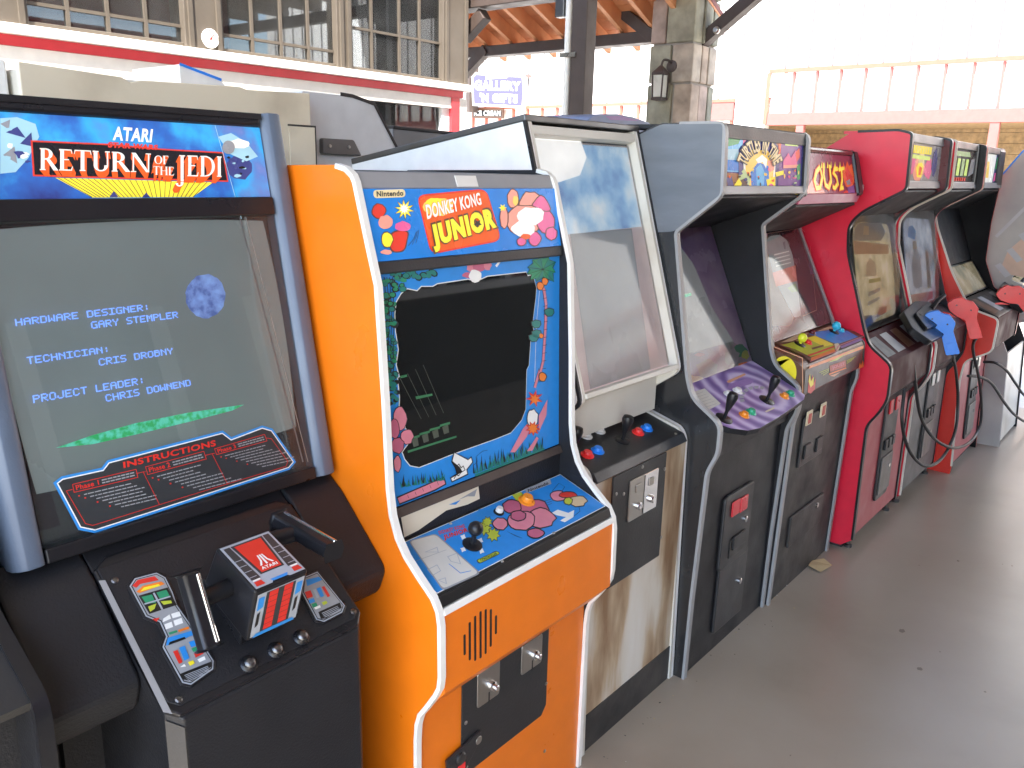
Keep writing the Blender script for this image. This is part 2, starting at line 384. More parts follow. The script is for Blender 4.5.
FONT5 = dict(A='01110 10001 10001 11111 10001 10001 10001', B='11110 10001 11110 10001 10001 10001 11110', C='01110 10001 10000 10000 10000 10001 01110', D='11110 10001 10001 10001 10001 10001 11110',
    E='11111 10000 10000 11110 10000 10000 11111', G='01111 10000 10000 10011 10001 10001 01111', H='10001 10001 10001 11111 10001 10001 10001', I='11111 00100 00100 00100 00100 00100 11111',
    J='00001 00001 00001 00001 10001 10001 01110', L='10000 10000 10000 10000 10000 10000 11111', M='10001 11011 10101 10101 10001 10001 10001', N='10001 11001 10101 10011 10001 10001 10001',
    O='01110 10001 10001 10001 10001 10001 01110', P='11110 10001 10001 11110 10000 10000 10000', R='11110 10001 10001 11110 10100 10010 10001', S='01111 10000 10000 01110 00001 00001 11110',
    T='11111 00100 00100 00100 00100 00100 00100', W='10001 10001 10001 10101 10101 11011 10001', Y='10001 10001 01010 00100 00100 00100 00100')
FONT5[':'] = '00000 00100 00100 00000 00100 00100 00000'; FONT5[' '] = '00000 '*7
def pixel_text(mb, P, txt, quad, m, h):
    tl, tr, br, bl = [Vector(P.uv(*c)) for c in quad]; n = len(txt)*6-1
    def pt(x, y): x /= n; y = 1-y/7; q = (bl*(1-x)+br*x)*(1-y)+(tl*(1-x)+tr*x)*y; return P.at(q.x, q.y, h)
    for i, c in enumerate(txt):
        for r, row in enumerate(FONT5[c].split()):
            k = 0
            while k < 5:
                if row[k] == '1':
                    k2 = k
                    while k2 < 5 and row[k2] == '1': k2 += 1
                    x0, x1 = i*6+k, i*6+k2; mb.add([pt(x0, r+.9), pt(x1, r+.9), pt(x1, r+.05), pt(x0, r+.05)], [(0, 1, 2, 3)], m); k = k2
                else: k += 1
def trim(prof, x0, x1, m, name, parent, out=.003, inn=.007):
    """edge moulding that follows a run of (Y, Z) points"""
    mb = MB(); n = len(prof); o, i_ = [], []
    for k in range(n):
        b = Vector(prof[k]); a = Vector(prof[max(k-1, 0)]); c = Vector(prof[min(k+1, n-1)])
        e = (c-a).normalized(); nn = Vector((e.y, -e.x)); o.append(b+nn*out); i_.append(b-nn*inn)
    vs = [(x0, *q) for q in o]+[(x1, *q) for q in o]+[(x0, *q) for q in i_]+[(x1, *q) for q in i_]; fs = []
    for k in range(n-1):
        fs += [(k, k+1, n+k+1, n+k), (2*n+k, 2*n+k+1, k+1, k), (n+k, n+k+1, 3*n+k+1, 3*n+k), (3*n+k, 3*n+k+1, 2*n+k+1, 2*n+k)]
    mb.add(vs, fs, m); return mb.build(name, parent, smooth=True)
def plate(x0, x1, p0, p1, th, m, name, parent, bevel=0, **k):
    """flat board between the side panels, front face from p0 to p1"""
    P = front(x0, p0, p1); P.clip = (0, x1-x0, 0, P.L); mb = MB(); mb.pbox(P, 0, x1-x0, 0, P.L, -th, 0, m); return mb.build(name, parent, bevel, **k), P
def screw(P, u, v, parent, m='dark_steel', r=.006, name='screw'):
    return MB().lathe(P.at(u, v, 0), P.N, [(r, 0), (r, .0015), (r*.6, .003)], m, 10).build(name, parent)
def button(P, u, v, parent, m, r=.014, h=.012, ring=None):
    mb = MB(); mb.lathe(P.at(u, v, 0), P.N, [(r*1.25, 0), (r*1.25, .003), (r*1.0, .005)], ring or m, 14); mb.lathe(P.at(u, v, .004), P.N, [(r*.85, 0), (r*.85, h*.6), (r*.7, h)], m, 14)
    return mb.build('button', parent, smooth=True)
def joystick(P, u, v, parent, m='black_plastic', ball=.018, h=.06, bat=False, base=.024):
    mb = MB(); O = P.at(u, v, 0); mb.lathe(O, P.N, [(base, 0), (base, .003), (base*.7, .006)], 'black_plastic', 14)
    A = (P.N+Vector((0, 0, .4))).normalized()
    if bat: pr = [(.006, .0), (.006, h*.3), (.009, h*.4), (.016, h*.7), (.018, h*.85), (.015, h*.97), (.006, h)]
    else: pr = [(.006, 0), (.006, h-ball*.9)]+[(ball*math.cos(t), h+ball*math.sin(t)) for t in [math.radians(a_) for a_ in (-60, -30, 0, 30, 60, 85)]]
    mb.lathe(O, A, pr, m, 16); return mb.build('joystick', parent, smooth=True)
def star(cx, cy, r1, r2, n, ph=0): return [(cx+(r1 if i % 2 == 0 else r2)*math.cos(ph+math.pi*i/n), cy+(r1 if i % 2 == 0 else r2)*math.sin(ph+math.pi*i/n)) for i in range(2*n)]
def blob(cx, cy, rx, ry, n=14, j=.15, sd_=1):
    rg = random.Random(sd_); return [(cx+rx*(1+rg.uniform(-j, j))*math.cos(2*math.pi*i/n), cy+ry*(1+rg.uniform(-j, j))*math.sin(2*math.pi*i/n)) for i in range(n)]
def smooth_path(pts, n=6):
    out = []; N = len(pts); pts = [Vector(p) for p in pts]
    for i in range(N-1):
        a, b, c, d = pts[max(i-1, 0)], pts[i], pts[i+1], pts[min(i+2, N-1)]
        for k in range(n):
            t = k/n; out.append(.5*((2*b)+(c-a)*t+(2*a-5*b+4*c-d)*t*t+(3*b-a-3*c+d)*t**3))
    out.append(pts[-1]); return out


# ================================================================== cabinet 1: space shooter with flight yoke
def cab_yoke():
    t = thing('arcade_cabinet', 'black arcade machine with slate blue hood, starry blue marquee and a flight yoke', 'arcade machine', (.765, 1.7, 0), 'arcade machines in the front row')
    f0, f1 = (1.385, 1.045), (1.532, 1.80)
    for xa, xb in ((.44, .49), (1.04, 1.092)):
        P = front(xa, f0, f1); w_ = xb-xa; mb = MB()
        cs = [(0, -.14), (0, -.022), (.006, -.009), (.018, 0), (w_-.012, 0), (w_-.003, -.006), (w_, -.02), (w_, -.14)]
        n = len(cs); vs = [P.at(u, v, h) for v in (0, P.L) for u, h in cs]
        mb.add(vs, [list(range(n-1, -1, -1)), list(range(n, 2*n))]+[(i, (i+1) % n, n+(i+1) % n, n+i) for i in range(n)], 'slate_blue')
        mb.build('hood_side', t, .002, smooth=True)
        mb = MB(); mb.prism([(1.50, 1.05), (1.62, 1.795), (2.05, 1.795), (2.05, 0), (1.43, 0), (1.43, 1.0), (1.47, 1.05)], xa+.004, xb-.004, 'black_vinyl'); mb.build('side_panel', t, .004)
    P = front(.49, f0, f1); W = .55; L = P.L
    zv = lambda z: (z-1.045)/.755*L
    mb = MB(); mb.pbox(P, 0, W, zv(1.772), L-.003, -.10, -.004, 'black_plastic'); mb.build('top_bar', t, .006)
    mb = MB(); mb.box((.49, 1.53, 1.786), (1.04, 2.05, 1.797), 'black_vinyl'); mb.build('top_panel', t)
    mb = MB(); mb.box((.446, 2.05, 0), (1.086, 2.062, 1.79), 'black_vinyl'); mb.build('back_panel', t)
    mb = MB(); mb.pbox(P, 0, W, zv(1.598), zv(1.634), -.10, -.003, 'black_plastic'); mb.build('marquee_retainer', t, .003)
    # marquee
    q = front(.49, f0, f1, -.012); mb = MB(); mb.pbox(q, 0, W, zv(1.634), zv(1.772), -.03, 0, 'film_nebula'); mq = mb.build('marquee', t)
    z = Z(3.531, 0, 90); A = MB(); h = .0006
    A.pix(q, z((195, 310), (752, 326), (680, 378), (325, 380)), 'film_yellow', h)
    for k in range(26):
        xa = 205+k*21; xb = 325+k*14.2; A.pline(q, z((xa, 311+k*.6), (xb, 379)), .0011, 'ink_brown', h*1.6)
    A.pix(q, z((385, 379), (400, 358), (418, 378)), 'film_dkblue', h*1.9); A.pix(q, z((500, 380), (515, 362), (530, 379)), 'film_dkblue', h*1.9)
    fr = z((107, 178), (378, 190), (560, 207), (788, 220), (805, 325), (115, 305)); A.pix(q, fr, 'film_red', h*2.4)
    uvf = [q.uv(*c) for c in fr]; A.poly(q, inset(uvf, .0028), 'film_black', h*3.2)
    # pale rock and pale glow at the two ends: plain shapes
    A.pix(q, z((0, 100), (60, 96), (125, 120), (138, 165), (100, 240), (55, 290), (0, 296)), 'film_pale', h)
    for k, (a_, b_, c_) in enumerate((((20, 150), (60, 130), (90, 170)), ((10, 230), (50, 200), (60, 260)), ((70, 190), (110, 150), (115, 200)), ((0, 120), (35, 105), (30, 140)))):
        A.pix(q, z(a_, b_, c_), ('film_dkblue', 'film_grey')[k % 2], h*2)
    for s_ in range(7):
        rg = random.Random(s_); A.pix(q, z(*blob(50+rg.uniform(-38, 50), 200+rg.uniform(-75, 60), rg.uniform(8, 20), rg.uniform(5, 14), 7, .4, s_)), ('film_white', 'film_pale', 'film_dkblue')[s_ % 3], h*(2.6+.1*s_))
    A.pix(q, z((770, 165), (815, 152), (870, 185), (910, 235), (870, 252), (812, 226)), 'film_pale', h)
    A.pix(q, z(*blob(845, 275, 48, 42, 16, .12, 4)), 'film_dkblue', h*.8); A.pix(q, z(*blob(840, 190, 38, 16, 12, .2, 5)), 'film_white', h*2)
    A.pix(q, z(*blob(805, 203, 22, 24, 18, .02, 2)), 'film_grey', h*3.4)
    for k in range(12):
        rg = random.Random(k+30); A.pix(q, z(*blob(845+rg.uniform(-40, 55), 255+rg.uniform(-25, 50), rg.uniform(4, 13), rg.uniform(2, 6), 7, .4, k)), ('film_pale', 'film_black', 'film_dkblue')[k % 3], h*(2.7+.05*k))
    A.pline(q, z((757, 125), (850, 455)), .0012, 'film_pale', h*3.9)
    A.build('artwork', mq)
    B = MB()
    # serif capitals with a hot extrusion running down behind them
    def ser(txt, x0, x1, ya, yb, sc=1.0):
        TH, TN, SF = .17, .06, .05
        def R(a, b, c, d): return [(a, b), (c, b), (c, d), (a, d)]
        def stem(x, w_=TH, lo=0, hi=1): return [R(x, lo, x+w_, hi), R(x-SF, lo, x+w_+SF, lo+.05), R(x-SF, hi-.05, x+w_+SF, hi)]
        def arc(cx, cy, rx, ry, a0, a1, wo=TH, wi=TN, n=14):
            o, i = [], []
            for k in range(n+1):
                a = math.radians(a0+(a1-a0)*k/n); wd = wi+(wo-wi)*abs(math.cos(a)); o.append((cx+rx*math.cos(a), cy+ry*math.sin(a))); i.append((cx+(rx-wd)*math.cos(a), cy+(ry-wi)*math.sin(a)))
            return [[o[k], o[k+1], i[k+1], i[k]] for k in range(n)]
        G = dict(R=(.85, stem(.08)+arc(.28, .74, .34, .26, -90, 90)+[R(.2, .48, .32, .54), R(.2, .95, .32, 1), [(.32, .5), (.5, .5), (.88, 0), (.66, 0)]]),
            E=(.70, stem(.08)+[R(.2, 0, .62, .055), R(.2, .945, .60, 1), R(.2, .49, .48, .54), [(.56, 0), (.62, 0), (.66, .2), (.63, .2)], [(.55, 1), (.6, 1), (.63, .8), (.6, .8)]]),
            T=(.74, stem(.28)+[R(.0, .945, .74, 1), [(.0, 1), (.05, 1), (.0, .8), (-.03, .8)], [(.69, 1), (.74, 1), (.77, .8), (.74, .8)]]),
            U=(.86, [R(.1, .3, .1+TH, 1), R(.05, .95, .32, 1), R(.70, .3, .70+TN, 1), R(.62, .95, .84, 1)]+arc(.43, .3, .33, .3, 180, 360)),
            N=(.92, [R(.1, 0, .16, 1), R(.02, 0, .26, .05), R(.80, 0, .86, 1), R(.70, .95, .94, 1), [(.04, 1), (.24, 1), (.86, 0), (.72, 0)]]),
            O=(.92, arc(.46, .5, .44, .5, 0, 360, n=26)), F=(.66, stem(.08)+[R(.2, .945, .60, 1), R(.2, .49, .48, .54), [(.55, 1), (.6, 1), (.63, .8), (.6, .8)]]),
            H=(.95, stem(.08)+stem(.68)+[R(.22, .48, .70, .53)]), D=(.90, stem(.08)+arc(.3, .5, .56, .5, -90, 90)+[R(.2, 0, .32, .05), R(.2, .95, .32, 1)]), I=(.36, stem(.09)),
            J=(.52, [R(.2, -.25, .2+TH, 1), R(.12, .95, .45, 1)]+arc(.13, -.28, .24, .22, 200, 360)))
        tot = sum(G[c][0]+.04 for c in txt)-.04; x = 0
        (ax, ay), (bx, by) = x0, x1          # bottom-left and bottom-right, ya / yb heights
        for c in txt:
            wd, ps = G[c]
            for p in ps:
                pts = []
                for (gx, gy) in p:
                    s_ = (x+gx)/tot; pts.append((ax+(bx-ax)*s_, ay+(by-ay)*s_-gy*(ya+(yb-ya)*s_)))
                px = z(*pts); B.pix(q, px, 'film_white', h*6.5)
                cx = 450; low = [((a-cx)*.94+cx, b+22) for a, b in pts]
                uvp = [q.uv(*c_) for c_ in z(*pts)]; uvl = [q.uv(*c_) for c_ in z(*low)]
                k_ = len(pts)
                for i in range(k_):
                    j = (i+1) % k_; B.add([q.at(*uvp[i], h*5.6), q.at(*uvp[j], h*5.6), q.at(*uvl[j], h*4.6), q.at(*uvl[i], h*4.6)], [(0, 1, 2, 3)], 'film_orange')
            x += wd+.04
    ser('RETURN', (135, 284), (528, 292), 78, 66); ser('JEDI', (622, 305), (782, 308), 74, 72); ser('OF', (541, 262), (592, 264), 30, 30); ser('THE', (538, 300), (612, 303), 30, 30)
    B.text(q, 'ATARI', z((399, 129), (539, 139), (533, 186), (396, 178)), 'film_white', h*3, .035)
    B.text(q, 'STAR WARS', z((380, 184), (556, 195), (554, 213), (378, 204)), 'film_red', h*4.6, .06)
    B.build('lettering', mq)
    # monitor behind the glass
    g = front(.49, f0, f1, -.012); mb = MB(); mb.poly(g, [(0, zv(1.07)), (W, zv(1.07)), (W, zv(1.598)), (0, zv(1.598))], 'hood_glass', 0); gl = mb.build('screen_glass', t)
    mb = MB(); mb.pbox(P, 0, W, 0, zv(1.07), -.06, -.004, 'black_plastic'); mb.build('glass_channel', t, .003)
    bz = front(.49, f0, f1, -.036); mb = MB(); mb.pbox(bz, 0, W, 0, zv(1.63), -.01, 0, 'black_vinyl'); mb.build('monitor_bezel', t)
    cr = front(.49, f0, f1, -.034)
    nu, nv, u0, u1, v0, v1 = 24, 20, .004, .546, zv(1.150), zv(1.597)
    def bulge(u, v): a_, b_ = (u-u0)/(u1-u0)*2-1, (v-v0)/(v1-v0)*2-1; return .010*(1-a_*a_*.6)*(1-b_*b_*.6)
    mb = MB(); vs = []
    for j in range(nv+1):
        for i in range(nu+1):
            a_, b_ = i/nu*2-1, j/nv*2-1; k_ = .035
            uu = u0+(u1-u0)*(a_*(1-k_*b_*b_)+1)/2; vv = v0+(v1-v0)*(b_*(1-k_*a_*a_)+1)/2; vs.append(cr.at(uu, vv, bulge(uu, vv)))
    mb.add(vs, [(j*(nu+1)+i, j*(nu+1)+i+1, (j+1)*(nu+1)+i+1, (j+1)*(nu+1)+i) for j in range(nv) for i in range(nu)], 'tube'); sc = mb.build('screen', t, smooth=True)
    zz = Z(3.012, 0, 200); T = MB(); hc = .0112
    for s_, qd in (('HARDWARE DESIGNER:', ((37, 360), (440, 314), (443, 333), (40, 381))), ('GARY STEMPLER', ((265, 368), (525, 337), (528, 356), (268, 389))), ('TECHNICIAN:', ((72, 474), (320, 441), (323, 459), (75, 496))),
            ('CRIS DROBNY', ((288, 479), (510, 446), (513, 464), (291, 500))), ('PROJECT LEADER:', ((90, 589), (425, 533), (428, 553), (93, 612))), ('CHRIS DOWNEND', ((308, 587), (563, 541), (567, 559), (312, 608)))):
        pixel_text(T, cr, s_, zz(*qd), 'pix_blue', hc)
    T.build('lettering', sc)
    T = MB(); T.pix(cr, zz((160, 746), (270, 708), (400, 672), (560, 640), (727, 616), (690, 634), (560, 668), (400, 706), (270, 735)), 'pix_green', hc)
    T.pix(cr, zz(*blob(610, 291, 60, 66, 40, .03, 9)), 'pix_planet', hc); T.build('screen_image', sc)
    mb = MB(); sl = Panel(cr.O+cr.N*.013, cr.U, cr.V)
    mb.pline(sl, ((239, 214), (303, 462)), .0035, 'ink_grey', 0); mb.pline(sl, ((245, 214), (308, 462)), .0015, 'ink_white', 0); mb.build('shroud_edge', t)
    # instruction decal on the back of the glass
    d = front(.49, f0, f1, -.0115); D = MB(); z2 = Z(3.657, 40, 410)
    o = [d.uv(*c) for c in z2((48, 266), (78, 243), (225, 211), (246, 184), (668, 75), (700, 99), (812, 57), (850, 68), (936, 190), (912, 218), (200, 450), (140, 438))]
    D.poly(d, o, 'ink_blue', .0002); D.poly(d, inset(o, .0042), 'ink_white', .0005); D.poly(d, inset(o, .0062), 'ink_dark', .0008)
    D.text(d, 'INSTRUCTIONS', z2((302, 190), (640, 109), (643, 131), (305, 213)), 'ink_red', .0012, .03)
    boxes = (((118, 272), (350, 217), (357, 246), (124, 301)), ((385, 208), (598, 151), (607, 179), (393, 236)), ((637, 142), (820, 89), (829, 113), (645, 163)))
    frames = (((118, 290), (95, 296), (165, 415), (192, 422), (436, 346), (376, 226), (352, 232)), ((385, 226), (376, 226), (436, 346), (455, 340), (684, 270), (628, 160), (602, 166)), ((637, 158), (628, 160), (684, 270), (704, 264), (898, 206), (905, 188), (845, 105), (824, 102)))
    for k, (bx, fr_) in enumerate(zip(boxes, frames)):
        D.pline(d, z2(*bx), .0011, 'ink_red', .0011, closed=True); D.pline(d, z2(*fr_), .0010, 'ink_red', .0013+k*.0001)
        tl, tr, br, bl = [Vector(c) for c in bx]
        L_ = lambda x, y: tuple((bl*(1-x)+br*x)*(1-y)+(tl*(1-x)+tr*x)*y)
        D.text(d, 'Phase %d' % (k+1), z2(L_(.04, .82), L_(.40, .82), L_(.40, .2), L_(.04, .2)), 'ink_red', .0012, .02)
        rg = random.Random(k)
        for r_ in range(2):
            x = .45
            while x < .93: x2 = min(.96, x+rg.uniform(.03, .09)); D.pix(d, z2(L_(x, .75-r_*.34), L_(x2, .75-r_*.34), L_(x2, .60-r_*.34), L_(x, .60-r_*.34)), 'ink_grey', .0012); x = x2+.012
        for r_ in range(8 if k else 7):
            yy = -.55-r_*.42; off = .14+r_*.085; x = off; end = off+rg.uniform(.5, .78)
            if r_ in (0, 1, 3, 5): D.pix(d, z2(L_(off-.09, yy+.08), L_(off-.065, yy+.08), L_(off-.065, yy-.09), L_(off-.09, yy-.09)), 'ink_red', .0012)
            while x < end: x2 = x+rg.uniform(.03, .10); D.pix(d, z2(L_(x, yy+.07), L_(x2, yy+.07), L_(x2, yy-.05), L_(x, yy-.05)), 'ink_grey', .0012); x = x2+.013
    D.build('instruction_decal', t)
    # body, wings, pedestal
    wing = fillet([(1.44, 1.045), (1.375, 1.0), (1.235, .86), (1.262, .79), (1.44, .755)], [0, .02, .02, .025, 0])
    for xa, xb in ((.412, .556), (.971, 1.10)): MB().prism(wing, xa, xb, 'black_vinyl').build('side_wing', t, .006)
    MB().box((.49, 1.425, 0), (1.04, 1.45, 1.05), 'black_vinyl').build('front_panel', t)
    c_ = .022; mb = MB(); o8 = [(.558+c_, 1.15), (.969-c_, 1.15), (.969, 1.15+c_), (.969, 1.43), (.558, 1.43), (.558, 1.15+c_)]
    def zt(y): return .815+(y-1.15)*.783
    vs = [(x, y, 0) for x, y in o8]+[(x, y, zt(y)) for x, y in o8]; n = 6
    mb.add(vs, [list(range(n-1, -1, -1)), list(range(n, 2*n))]+[(i, (i+1) % n, n+(i+1) % n, n+i) for i in range(n)], 'black_vinyl'); mb.build('pedestal', t, .003)
    mb = MB(); mb.add([(.5572, 1.170, .1), (.5572, 1.170, .815), (.5785, 1.1488, .800), (.5785, 1.1488, .1)], [(0, 1, 2, 3)], 'black_metal'); mb.build('corner_strip', t)
    p = front(.558, (1.15, .825), (1.40, 1.0208)); Wd = .411
    mb = MB(); mb.pprism(p, [(.0, .018), (.016, .0), (Wd-.02, .0), (Wd, .022), (Wd, p.L-.02), (Wd-.03, p.L), (.03, p.L), (0, p.L-.02)], -.02, 0, 'black_plastic'); cp = mb.build('control_panel', t, .004)
    mb = MB(); mb.pprism(p, [(.006, .03), (.022, .014), (Wd-.024, .014), (Wd-.006, .03), (Wd-.006, p.L-.02), (.006, p.L-.02)], 0, .003, 'black_vinyl'); mb.build('raised_plate', cp, .002)
    z7 = Z(3.84, 100, 520)
    mb = MB(); mb.pix(p, z7((-8, 238), (18, 236), (275, 750), (240, 742)), 'grey_trim', .0045); mb.build('edge_strip', cp)
    for (x, y) in ((55, 236), (300, 692), (970, 355), (690, 15)):
        screw(p, *p.uv(*z7((x, y))[0]), cp, r=.0065).location += p.N*.003
    for (x, y) in ((568, 558), (672, 505), (770, 455)):
        u, v = p.uv(*z7((x, y))[0]); MB().lathe(p.at(u, v, .003), p.N, [(.016, 0), (.016, .003), (.0125, .006), (.0115, .010)], 'black_plastic', 18).lathe(p.at(u, v, .011), p.N, [(.0115, 0), (.010, .004), (.006, .007)], 'dark_steel', 18).build('button', cp, smooth=True)
    # left and right console decals
    def decal(polys, name, outline):
        o = [p.uv(*c) for c in z7(*outline)]; mb = MB(); mb.pprism(p, inset(o, -.004), .003, .0065, 'black_plastic'); e = mb.build(name, cp, .002)
        mb = MB(); mb.poly(p, o, 'ink_steel', .0070); mb.poly(p, inset(o, .0022), 'ink_dark', .0074); mb.poly(p, inset(o, .0040), 'ink_grey', .0078)
        for k, (pts, m_) in enumerate(polys): mb.pix(p, z7(*pts), m_, .0083+.00004*k)
        mb.build('print', e)
    L = [(((120, 262), (140, 240), (205, 225), (222, 240), (150, 255), (135, 270)), 'ink_red'), (((135, 285), (160, 262), (230, 245), (245, 255), (148, 290)), 'ink_orange'), (((150, 284), (165, 268), (220, 255), (228, 262)), 'ink_yellow'),
        (((143, 300), (255, 268), (290, 335), (185, 370)), 'ink_black'), (((155, 305), (195, 295), (210, 328), (172, 330)), 'ink_green'), (((212, 288), (250, 277), (262, 300), (225, 312)), 'ink_green'), (((180, 342), (212, 330), (205, 350), (188, 362)), 'ink_lime'), (((228, 322), (268, 318), (272, 328), (240, 335)), 'ink_lime'),
        (((198, 290), (205, 288), (238, 352), (231, 354)), 'ink_steel'), (((165, 330), (265, 300), (267, 305), (167, 335)), 'ink_steel'),
        (((238, 388), (262, 372), (268, 388), (236, 402)), 'ink_white'), (((268, 370), (300, 360), (306, 378), (274, 387)), 'ink_white'), (((242, 410), (270, 400), (276, 420), (248, 430)), 'ink_white'), (((277, 396), (308, 385), (314, 405), (283, 416)), 'ink_white'),
        (((196, 390), (225, 384), (212, 400)), 'ink_red'), (((258, 442), (290, 432), (292, 440), (262, 450)), 'ink_green'), (((294, 432), (335, 418), (338, 427), (297, 440)), 'ink_orange'),
        (((255, 462), (345, 435), (352, 452), (248, 492)), 'ink_blue'), (((262, 478), (320, 458), (324, 466), (258, 490)), 'ink_black'), (((275, 515), (292, 508), (312, 555), (298, 562)), 'ink_red'), (((298, 500), (320, 492), (338, 540), (318, 550)), 'ink_blue'),
        (((335, 478), (360, 470), (368, 490), (345, 498)), 'ink_sky'), (((345, 503), (370, 494), (376, 508), (352, 516)), 'ink_green'), (((354, 520), (385, 500), (392, 522), (362, 538)), 'ink_red'), (((368, 545), (395, 532), (400, 545), (376, 556)), 'ink_white'), (((332, 555), (352, 548), (358, 560), (340, 570)), 'ink_yellow'), (((302, 575), (318, 562), (325, 572)), 'ink_white'),
        (((298, 602), (420, 553), (425, 570), (345, 628), (312, 622)), 'ink_black')]
    for k in range(5): L.append((((318+k*4, 606+k*5), (408+k*2, 570+k*5), (409+k*2, 572+k*5), (319+k*4, 608+k*5)), 'ink_steel'))
    decal(L, 'console_decal', ((110, 262), (130, 232), (213, 210), (247, 228), (275, 285), (292, 335), (358, 430), (432, 548), (430, 580), (345, 640), (312, 633), (245, 512), (236, 495), (250, 455), (225, 400), (172, 378)))
    R_ = [(((785, 238), (835, 226), (848, 238), (790, 262)), 'ink_blue'), (((780, 285), (803, 278), (812, 302), (790, 310)), 'ink_red'), (((812, 276), (822, 273), (836, 305), (826, 308)), 'ink_steel'), (((825, 272), (840, 266), (855, 300), (842, 305)), 'ink_blue'), (((845, 265), (856, 262), (878, 300), (868, 305)), 'ink_red'),
        (((795, 316), (815, 308), (820, 322), (800, 330)), 'ink_blue'), (((806, 332), (824, 325), (830, 338), (812, 346)), 'ink_green'), (((845, 325), (862, 318), (868, 328), (852, 336)), 'ink_lime'), (((815, 345), (838, 335), (842, 344), (822, 352)), 'ink_white'), (((832, 362), (915, 325), (922, 345), (862, 386), (842, 388)), 'ink_black')]
    for k in range(4): R_.append((((846+k*3, 366+k*5), (906+k*3, 338+k*5), (907+k*3, 340+k*5), (847+k*3, 368+k*5)), 'ink_steel'))
    decal(R_, 'console_decal', ((775, 228), (830, 205), (935, 335), (925, 362), (855, 398), (826, 390), (770, 285)))
    # flight yoke
    xa, xb = .711, .819; cs = [(1.168, .888), (1.129, 1.0), (1.245, 1.042), (1.290, .965), (1.275, .935)]
    mb = MB(); mb.prism(cs, xa, xb, 'black_plastic'); yk = mb.build('flight_yoke', t, .004)
    mb = MB(); mb.prism([(1.198, .866), (1.19, .900), (1.27, .940), (1.31, .960), (1.31, .945)], xa+.006, xb-.006, 'black_plastic'); mb.build('yoke_base', yk, .003)
    tp = front(xa, (1.129, 1.0), (1.245, 1.042), .001); mb = MB(); e_ = tp.L; w_ = xb-xa; k = .0012
    o = [(.004, .004), (.036, .004), (.044, .012), (w_-.044, .012), (w_-.036, .004), (w_-.004, .004), (w_-.004, e_-.005), (.004, e_-.005)]
    mb.poly(tp, o, 'ink_steel', 0); mb.poly(tp, [(.008, .024), (.026, .024), (.020, e_-.01), (.008, e_-.01)], 'ink_dark', k*.4); mb.poly(tp, [(w_-.026, .024), (w_-.008, .024), (w_-.008, e_-.01), (w_-.020, e_-.01)], 'ink_dark', k*.4)
    for q_ in range(4):
        for x0, x1 in ((.008, .022), (w_-.022, w_-.008)): mb.poly(tp, [(x0, .030+q_*.015), (x1, .030+q_*.015), (x1, .0315+q_*.015), (x0, .0315+q_*.015)], 'ink_steel', k*.8)
    for x0 in (.008, w_-.024): mb.poly(tp, [(x0, .008), (x0+.017, .008), (x0+.015, .019), (x0+.001, .019)], 'ink_red', k*.4); mb.poly(tp, [(x0+.001, .020), (x0+.015, .020), (x0+.015, .0235), (x0+.001, .0235)], 'ink_white', k*.6)
    mb.poly(tp, [(.030, .030), (w_-.030, .030), (w_-.022, e_-.010), (.022, e_-.010)], 'ink_dark', k*.4); mb.poly(tp, [(.034, .033), (w_-.034, .033), (w_-.027, e_-.014), (.027, e_-.014)], 'ink_red', k*.8)
    mb.poly(tp, [(.040, .006), (w_-.040, .006), (w_-.036, .012), (.036, .012)], 'ink_blue', k*.9)
    c0 = w_/2     # maker's mark: three rising bars
    mb.poly(tp, [(c0-.0018, .047), (c0+.0018, .047), (c0+.0018, .072), (c0-.0018, .072)], 'ink_white', k*1.2)
    for s_ in (-1, 1): mb.poly(tp, [(c0+s_*.003, .072), (c0+s_*.0055, .072), (c0+s_*.0075, .058), (c0+s_*.014, .047), (c0+s_*.010, .047), (c0+s_*.0045, .056)], 'ink_white', k*1.2)
    mb.text(tp, 'ATARI', ((c0-.016, .044), (c0+.016, .044), (c0+.016, .037), (c0-.016, .037)), 'ink_white', k*1.2, .03, px=False); mb.build('face_decal', yk)
    fp = front(xa, (1.168, .888), (1.129, 1.0), .001); mb = MB(); e_ = fp.L
    mb.poly(fp, [(.006, .008), (w_-.006, .008), (w_-.006, e_-.01), (.006, e_-.01)], 'ink_steel', 0); mb.poly(fp, [(.024, .014), (w_-.024, .014), (w_-.024, e_-.012), (.024, e_-.012)], 'ink_dark', .0004)
    for u in (.030, .060):
        for r_ in range(7): mb.poly(fp, [(u, .016+r_*.013), (u+.018, .016+r_*.013), (u+.018, .028+r_*.013), (u, .028+r_*.013)], 'ink_red', .0008)
    for u in (.009, w_-.021): mb.poly(fp, [(u, .07), (u+.012, .075), (u+.012, .10), (u, .10)], 'ink_blue', .0008); mb.poly(fp, [(u+.002, .03), (u+.008, .035), (u+.008, .066), (u+.002, .062)], 'ink_black', .0008)
    mb.poly(fp, [(.01, .006), (w_-.01, .006), (w_-.016, .014), (.016, .014)], 'ink_blue', .0011); mb.build('face_decal', yk)
    for xg, xin, c0, c1 in ((.640, xa, (188, 572), (210, 648)), (.890, xb, (279, 519), (334, 551))):
        g0, g1 = on_x(*c0, xg), on_x(*c1, xg); mid = g0.lerp(g1, .42); mb = MB(); d = (g1-g0).normalized(); nn = Vector((0, -d.z, d.y)); nn = nn if nn.z > 0 else -nn
        cs = [(-.016, -.015), (.014, -.015), (.019, .0), (.014, .014), (-.014, .014), (-.019, 0)]
        vs = [pp+Vector((a_, 0, 0))+nn*b_ for pp in (g0, g1) for a_, b_ in cs]; mb.add(vs, [list(range(6)), list(range(11, 5, -1))]+[(i, (i+1) % 6, 6+(i+1) % 6, 6+i) for i in range(6)], 'black_plastic'); gp = mb.build('grip', yk, .005, smooth=True)
